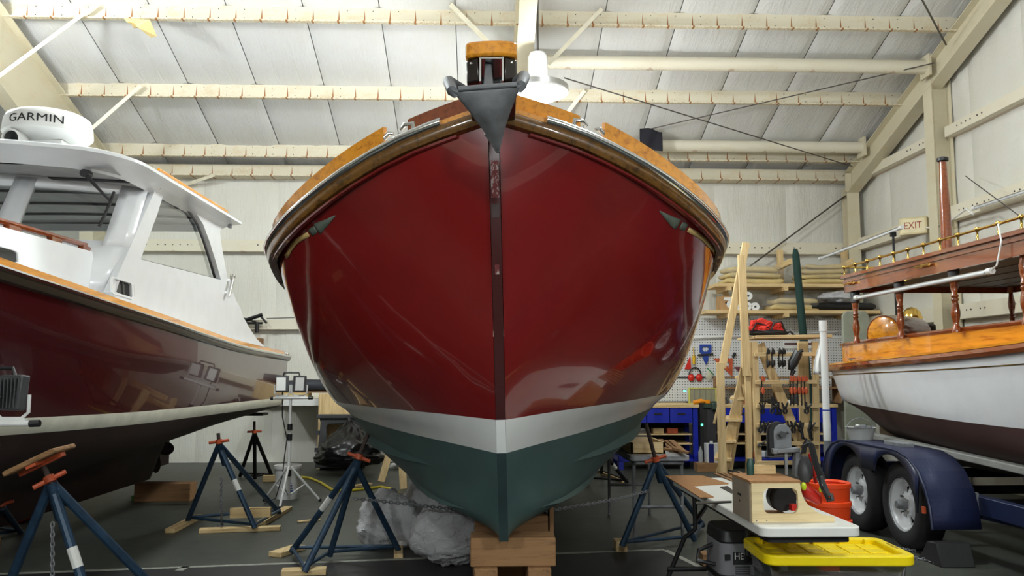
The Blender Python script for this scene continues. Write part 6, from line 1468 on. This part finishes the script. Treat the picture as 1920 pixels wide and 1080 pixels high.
part('label', M['tape'], r, lambda m: m.box2((P(1340, 0, DW).x, DW-.123, shz(564)), (P(1356, 0, DW).x, DW-.12, shz(559)))); part('print', M['ink'], r, lambda m: m.box2((P(1342, 0, DW).x, DW-.123, shz(571)), (P(1354, 0, DW).x, DW-.12, shz(567))))
for k, (x, y) in enumerate(((1367, 572), (1399, 556), (1398, 575), (1412, 576), (1383, 578))):
    c = P(x, y, DW-.02); o = part('paper_roll', M['white'], None, lambda m: m.lathe(c+V((0, -.12, 0)), [(.02, 0), (.065, 0), (.07, .02), (.07, .22), (.02, .24), (.02, 0)], 14, (0, 1, 0), cap=False)); tag(o, f'white paper roll on the lower shelf, {["leftmost", "topmost", "front right", "rightmost", "low middle"][k]} of the heap', 'paper roll', 'white paper rolls')
pr = V((P(1520, 573, DW-.1).x, DW-.1, shz(583)+.066)); pq = V((P(1641, 573, DW-.1).x, DW-.1, shz(583)+.066))
tag(part('cover_roll', M['blackbag'], None, lambda m: m.tube([pr, pr+(pq-pr)*.5, pq-V((.06, 0, 0)), pq], [.062, .064, .06, .03], 14)), 'long black rolled cover lying on the lower shelf', 'rolled cover')
# pegboard
def peg():
    t = NT('white_pegboard'); t.set(Roughness=.5); sep = t.node('ShaderNodeSeparateXYZ'); t.link(t.tc.outputs['Object'], sep.inputs[0]); p_ = .042
    fx_ = t.math('SUBTRACT', t.math('FRACT', t.math('DIVIDE', t.math('ADD', sep.outputs[0], 10.0), p_)), .5); fz_ = t.math('SUBTRACT', t.math('FRACT', t.math('DIVIDE', t.math('ADD', sep.outputs[2], 10.0), p_)), .5)
    r_ = t.math('ADD', t.math('MULTIPLY', fx_, fx_), t.math('MULTIPLY', fz_, fz_)); t.col(t.mix(t.math('LESS_THAN', r_, .035), rgb(214, 214, 212), rgb(40, 40, 40))); return t.m
PD = 13.66
pgx0, pgx1 = P(1150, 0, PD).x, P(1562, 0, PD).x
pg = part('pegboard', peg(), None, lambda m: m.box2((pgx0, PD, .97), (pgx1, PD+.02, P(1400, 597, PD).z)), smooth=0); tag(pg, 'white pegboard covering the wall above the blue bench', 'pegboard')
for y in (632, 707): part('seam_strip', M['white'] if y == 632 else M['greydark'], pg, lambda m: m.box2((pgx0, PD-.012, P(1400, y+2, PD).z), (pgx1, PD, P(1400, y-1, PD).z)))
def pk(px, py, d=PD-.03): return P(px, py, d)
def tool(name, lab, cat, mt, fn, **k): o = part(name, mt, None, fn, **k); tag(o, lab, cat); return o
r = T('quick_clamp', 'blue quick-grip clamp hanging on the pegboard', 'clamp', pk(1323, 665))
part('frame', M['bluep'], r, lambda m: m.ring([pk(*q) for q in ((1312, 646), (1334, 646), (1334, 660), (1328, 666), (1318, 666), (1312, 660))], [pk(*q) for q in ((1317, 650), (1329, 650), (1329, 656), (1326, 659), (1320, 659), (1317, 656))], (0, .025, 0)))
part('body', M['bluep'], r, lambda m: m.prism([pk(*q) for q in ((1317, 664), (1329, 664), (1328, 676), (1324, 684), (1320, 676))], (0, .025, 0))); part('jaw', M['black'], r, lambda m: m.beam(pk(1309, 666), pk(1337, 664), .03, .03))
r = T('ear_muffs', 'red and black ear muffs hanging on the pegboard', 'ear muffs', pk(1303, 710))
part('headband', M['black'], r, lambda m: m.tube([pk(1293+10-11*math.cos(math.pi*k/10), 703-14*math.sin(math.pi*k/10)) for k in range(11)], .012, 6))
for x in (1296, 1311): part('ear_cup', M['red'], r, lambda m: (m.ball(pk(x, 708), (.055, .04, .06), 12, 8)))
tool('speed_square', 'orange speed square hanging on the pegboard', 'speed square', M['orange'], lambda m: m.ring([pk(1337, 672), pk(1374, 672), pk(1373, 706)], [pk(1355, 679), pk(1367, 678), pk(1367, 690)], (0, .012, 0)))
tool('set_square', 'small maroon set square hanging right of the orange one', 'set square', mat('maroon_plastic', rgb(110, 50, 60), .5), lambda m: m.prism([pk(1376, 688), pk(1388, 688), pk(1388, 700)], (0, .01, 0)))
tool('stubby_screwdriver', 'yellow handled screwdriver on the pegboard at left', 'screwdriver', mat('yellow_handle', rgb(222, 178, 40), .4), lambda m: (m.cyl(pk(1301, 667), pk(1301, 683), .026, .022, 10), m.cyl(pk(1300, 652), pk(1301, 667), .008, n=6)))
tool('red_triangle_tool', 'red triangular tool on the pegboard beside the hull', 'tool', M['red'], lambda m: m.prism([pk(1294, 668), pk(1296, 692), pk(1284, 692)], (0, .02, 0)))
tool('black_knob', 'black round knob on the pegboard above the maroon square', 'knob', M['black'], lambda m: (m.ball(pk(1377, 664), .03, 10, 6), m.ball(pk(1375, 668), .024, 8, 6)))
tool('parts_bag', 'small clear bag with yellow contents hung on the pegboard', 'bag', plasticfilm('small_bag', (.8, .78, .6), .6), lambda m: blob(m, pk(1329, 706), (.05, .02, .09), 3.1, .2, nu=16, nv=10))
tool('green_pencil', 'thin green marker stuck on the pegboard', 'marker', mat('green_pen', rgb(40, 140, 70), .4), lambda m: m.cyl(pk(1326, 690), pk(1339, 703), .008, n=6))
r = T('level', 'white spirit level with dark red strip hung below the platform', 'level', pk(1485, 645))
part('body', M['white'], r, lambda m: m.box2((pk(1450, 0).x, PD-.03, pk(0, 652).z), (pk(1508, 0).x, PD, pk(0, 637).z))); part('strip', mat('dark_red_strip', rgb(84, 36, 40), .5), r, lambda m: m.box2((pk(1451, 0).x, PD-.033, pk(0, 645).z), (pk(1505, 0).x, PD-.03, pk(0, 641).z)))
tool('long_white_rod', 'long thin white rod hung across the pegboard', 'rod', M['white'], lambda m: m.cyl(P(1290, 634, PD-.06), P(1570, 622, PD-.06), .012, n=8))
# bench units
def bz_(py, d=12.75): return P(1300, py, d).z
BT = .955; bd0, bd1 = 12.7, 13.3
def bench(lab, px0, px1, dr):
    X0, X1 = P(px0, 0, bd0).x, P(px1, 0, bd0).x; g = T('work_bench', lab, 'work bench', ((X0+X1)/2, 13, 0), 'blue work benches')
    part('bench_top', M['pine'][0], g, lambda m: m.box2((X0-.02, bd0-.02, BT-.045), (X1+.02, bd1+.3, BT)), bevel=.004)
    for X in (X0, X1-.07): part('end_frame', M['workblue'], g, lambda m: (m.box2((X, bd0, 0), (X+.07, bd0+.05, BT-.045)), m.box2((X, bd1-.05, 0), (X+.07, bd1, BT-.045)), m.box2((X, bd0, .12), (X+.07, bd1, .2))))
    for i in range(dr):
        xa, xb = X0+.075+(X1-X0-.15)*i/dr, X0+.075+(X1-X0-.15)*(i+1)/dr
        d_ = part('drawer', M['workblue'], g, lambda m: m.box2((xa+.005, bd0-.008, BT-.27), (xb-.005, bd0+.4, BT-.05)), bevel=.004)
        part('pull', M['ink'], d_, lambda m: m.box2(((xa+xb)/2-.06, bd0-.014, BT-.15), ((xa+xb)/2+.06, bd0-.008, BT-.125)))
    for z in (.50, .36): part('shelf', M['pine'][0], g, lambda m: m.box2((X0+.07, bd0+.1, z), (X1-.07, bd1, z+.02)))
    part('bottom_shelf', M['workblue'], g, lambda m: m.box2((X0+.05, bd0+.02, .12), (X1-.05, bd1, .15)))
    part('back_panel', mat('bench_back', rgb(40, 40, 44), .6), g, lambda m: m.box2((X0, bd1, .1), (X1, bd1+.01, BT-.05)))
bench('blue steel work bench left of the vise, partly behind the hull', 1150, 1292, 3)
bench('blue steel work bench behind the platform steps', 1333, 1540, 3)
r = T('bench_vise', 'dark green bench vise on a grey pedestal between the benches', 'vise', (P(1312, 0, 12.8).x, 12.8, 0))
vx = P(1312, 0, 12.8).x
part('pedestal', M['greydark'], r, lambda m: m.box2((vx-.10, 12.75, 0), (vx+.10, 13.1, .90)), bevel=.01); part('vise_body', mat('vise_green', rgb(58, 76, 66), .4), r, lambda m: (m.box2((vx-.16, 12.72, .90), (vx+.13, 13.0, 1.0)), m.box((vx+.05, 12.68, .93), (.08, .1, .1))), bevel=.01)
part('vise_handle', M['pine'][2], r, lambda m: m.cyl((vx+.10, 12.63, .94), (vx+.03, 12.63, .68), .02, n=8))
part('power_strip', M['black'], r, lambda m: m.box2((vx-.17, 12.66, .3), (vx-.12, 12.7, .98)))
part('indicator', emitmat('green_led', (.05, 1.0, .25), 6.0), r, lambda m: m.box((vx-.145, 12.655, .66), (.03, .01, .03)))
r = T('parts_case', 'clear parts organiser with yellow edge standing on the bench', 'parts case', (P(1302, 0, 12.9).x, 12.9, BT))
a0, a1 = P(1277, 0, 12.88).x, P(1326, 0, 12.88).x
part('case_body', mat('amber_case', rgb(150, 146, 120), .3), r, lambda m: m.box2((a0+.01, 12.88, BT+.015), (a1-.01, 12.93, BT+.23)))
part('yellow_rim', mat('case_yellow', rgb(206, 196, 96), .4), r, lambda m: m.ring([V((x, 12.87, z)) for x, z in ((a0, BT+.0), (a1, BT+.0), (a1, BT+.245), (a0, BT+.245))], [V((x, 12.87, z)) for x, z in ((a0+.015, BT+.018), (a1-.015, BT+.018), (a1-.015, BT+.23), (a0+.015, BT+.23))], (0, .07, 0)))
for i in range(4): part('divider', M['greyplas'], r, lambda m: m.box2((a0+(a1-a0)*(i+1)/5-.003, 12.874, BT+.02), (a0+(a1-a0)*(i+1)/5+.003, 12.879, BT+.23)))
part('charger_light', emitmat('green_led_b', (.05, 1.0, .35), 6.0), r, lambda m: m.box(P(1284, 733, 12.86), (.035, .02, .025)))
tool('yellow_drill', 'yellow and orange power tool lying on the bench by the parts case', 'power tool', mat('tool_orange', rgb(244, 150, 20), .4), lambda m: (m.tube([P(1300, 755, 12.72), P(1315, 752, 12.72), P(1322, 753, 12.72)], [.03, .035, .02], 8), m.box(P(1326, 753, 12.74), (.07, .05, .05))))
for k, (x0, x1, h, mt) in enumerate(((1338, 1346, .10, 'greydark'), (1352, 1362, .13, 'white'), (1366, 1375, .08, 'red'), (1380, 1398, .11, 'greyplas'), (1420, 1436, .12, 'black'), (1440, 1458, .10, 'white'), (1462, 1478, .14, 'greydark'), (1484, 1502, .09, 'oldwood'))):
    mm = M[mt][0] if mt == 'oldwood' else M[mt]
    o = part('bench_container', mm, None, lambda m: (m.box2((P(x0, 0, 12.95).x, 12.9, BT+.001), (P(x1, 0, 12.95).x, 13.02, BT+h*.6)), m.cyl((P((x0+x1)/2, 0, 12.95).x, 12.96, BT+h*.6), (P((x0+x1)/2, 0, 12.95).x, 12.96, BT+h), .03, n=10)), bevel=.006)
    tag(o, f'{["dark grey", "white", "red", "pale grey", "black", "small white", "charcoal", "brown"][k]} container on the bench behind the platform steps', 'container')
bs = T('bench_shelf', 'rough pine cubby shelf standing on the right bench', 'shelf', (P(1430, 0, 13.3).x, 13.3, BT))
x0_, x1_ = P(1327, 0, 13.3).x, P(1545, 0, 13.3).x
for z in (1.18, 1.34): part('shelf_board', M['oldwood'][0], bs, lambda m: m.box2((x0_, 13.2, z), (x1_, 13.5, z+.022)))
for i in range(5): X = lerp(x0_, x1_-.02, i/4); part('divider', M['oldwood'][2], bs, lambda m: m.box2((X, 13.2, BT), (X+.02, 13.5, 1.34)))
r = T('paint_can', 'rectangular white and navy can standing by the bench', 'can', (P(1320, 0, 12.55).x, 12.55, 0))
cx0, cx1 = P(1305, 0, 12.55).x, P(1333, 0, 12.55).x; cz0 = .12
part('can_body', M['white'], r, lambda m: m.box2((cx0, 12.5, cz0), (cx1, 12.65, cz0+.28)), bevel=.006); part('navy_panel', mat('navy_label', rgb(30, 40, 110), .5), r, lambda m: m.box2((cx0+.03, 12.496, cz0+.005), (cx0+.105, 12.5, cz0+.275)))
part('cap', M['white'], r, lambda m: m.cyl((cx0+.09, 12.57, cz0+.28), (cx0+.09, 12.57, cz0+.31), .025, n=12)); part('pallet', M['oldwood'][0], r, lambda m: m.box2((cx0-.15, 12.45, 0), (cx1+.05, 12.69, cz0)))
tool('clear_bottle', 'clear plastic bottle with dark cap left of the navy can', 'bottle', plasticfilm('bottle_clear', (.6, .62, .62), .5), lambda m: m.lathe((cx0-.07, 12.58, cz0), [(0, 0), (.035, 0), (.035, .16), (.014, .2), (.014, .23), (0, .23)], 12))
for k, (x, z, mt, lab) in enumerate(((1392, .17, 'red', 'red cylinder on the low bench shelf'), (1402, .17, 'white', 'white jar on the low bench shelf beside the red cylinder'), (1345, .53, 'orange', 'orange box on the bench shelf behind the stair'), (1400, .53, 'white', 'flat white box on the bench shelf'), (1415, .17, 'greyplas', 'grey machine on the low bench shelf'))):
    X = P(x, 0, 12.9).x; tool('shelf_container', lab, 'container', M[mt], lambda m: m.box2((X-.07, 12.85, z-.015), (X+.07, 13.05, z+.09)), bevel=.02)
for k, (x, lab) in enumerate(((1222, 'pale wood block on the upper shelf of the left bench'), (1247, 'orange item on the upper shelf of the left bench'))):
    X = P(x, 0, 12.9).x; tool('shelf_container', lab, 'container', M['pine'][0] if k == 0 else M['orange'], lambda m: m.box2((X-.1, 12.82, .522), (X+.06, 13.0, .60)), bevel=.008)
# left part of the back wall
tr_ = [V((P(552, 0, 13.3).x, 13.35, 1.22)), V((P(590, 0, 13.3).x, 13.33, 1.235)), V((P(640, 0, 13.3).x, 13.35, 1.23)), V((P(690, 0, 13.3).x, 13.35, 1.20))]
tag(part('tarp_roll', M['tarp'], None, lambda m: m.tube([tr_[0]-V((.04, 0, 0))]+tr_, [.04, .085, .095, .09, .07], 14)), 'dark rolled tarp lying on a ledge left of the red hull', 'rolled tarp')
lx0, lx1 = P(545, 0, 13.3).x, P(700, 0, 13.3).x
r = T('back_ledge', 'white painted ledge with boards on the back wall left of the hull', 'ledge', ((lx0+lx1)/2, 13.4, .9))
part('ledge_board', M['white'], r, lambda m: m.box2((lx0, 13.15, .93), (lx1, 13.84, 1.03))); part('slab', M['foam'], r, lambda m: m.box2((lx0+.03, 13.2, 1.03), (lx0+.42, 13.6, 1.12))); part('slab', M['oldwood'][0], r, lambda m: m.box2((lx0+.0, 13.25, 1.12), (lx1, 13.6, 1.14)))
part('support', M['oldwood'][2], r, lambda m: [m.box2((x, 13.3, 0), (x+.06, 13.4, .93)) for x in (lx0+.62, lx1-.1)])
tag(part('plywood_panel', M['pine'][2], None, lambda m: m.box2((P(615, 0, 13.1).x, 13.05, .0), (P(690, 0, 13.1).x, 13.07, P(0, 738, 13.1).z))), 'yellow plywood panel standing behind the charcoal bin', 'panel')
r = T('wall_hoist', 'black folded bracket mounted on the back wall girt left of the hull', 'bracket', P(470, 610, 13.7))
for a, b, rr in (((455, 602), (492, 590), .03), ((455, 606), (492, 606), .018), ((488, 592), (500, 606), .016), ((455, 596), (480, 604), .014), ((482, 604), (482, 624), .035)):
    part('bar', M['dark_metal'], r, lambda m: m.cyl(P(*a, 13.72), P(*b, 13.72), rr, n=8))
tool('wall_cable', 'thin dark cable strung along the back wall', 'cable', M['cable'], lambda m: m.tube([P(500, 597, 13.8), P(540, 596, 13.8), P(600, 595, 13.8), P(760, 594, 13.8)], .008, 6))
tool('wood_bracket', 'small brown wood block on the back wall behind the cruiser coaming', 'block', M['oldwood'][0], lambda m: m.box(P(484, 640, 13.86), (.12, .26, .1)), bevel=.004)
# exit sign on the right wall
es = P(1712, 425, 12.0); X = 6.0
r = T('exit_sign', 'beige EXIT sign box with red letters on the end wall', 'exit sign', (X, 12.1, 3.45))
c = PXp(1713, 424, X)
part('sign_box', mat('sign_beige', rgb(206, 192, 148), .5), r, lambda m: m.box(c, (.10, .36, .24), M=Matrix.Rotation(.9, 3, 'Z')), bevel=.008)
R = Matrix.Rotation(.9, 3, 'Z'); nrm = R@V((-1, 0, 0)); side = R@V((0, -1, 0))
fc = part('sign_face', mat('sign_face', rgb(222, 210, 170), .5), r, lambda m: m.box(c+nrm*.051, (.004, .31, .19), M=R))
tm = text_mesh('EXIT', .135, .001, 0.0); tm.v = [c+nrm*(.054+p.z)+side*p.x*.85+V((0, 0, p.y)) for p in tm.v]; tm.build('lettering', mat('exit_red', rgb(150, 50, 30), .5), fc, smooth=0)
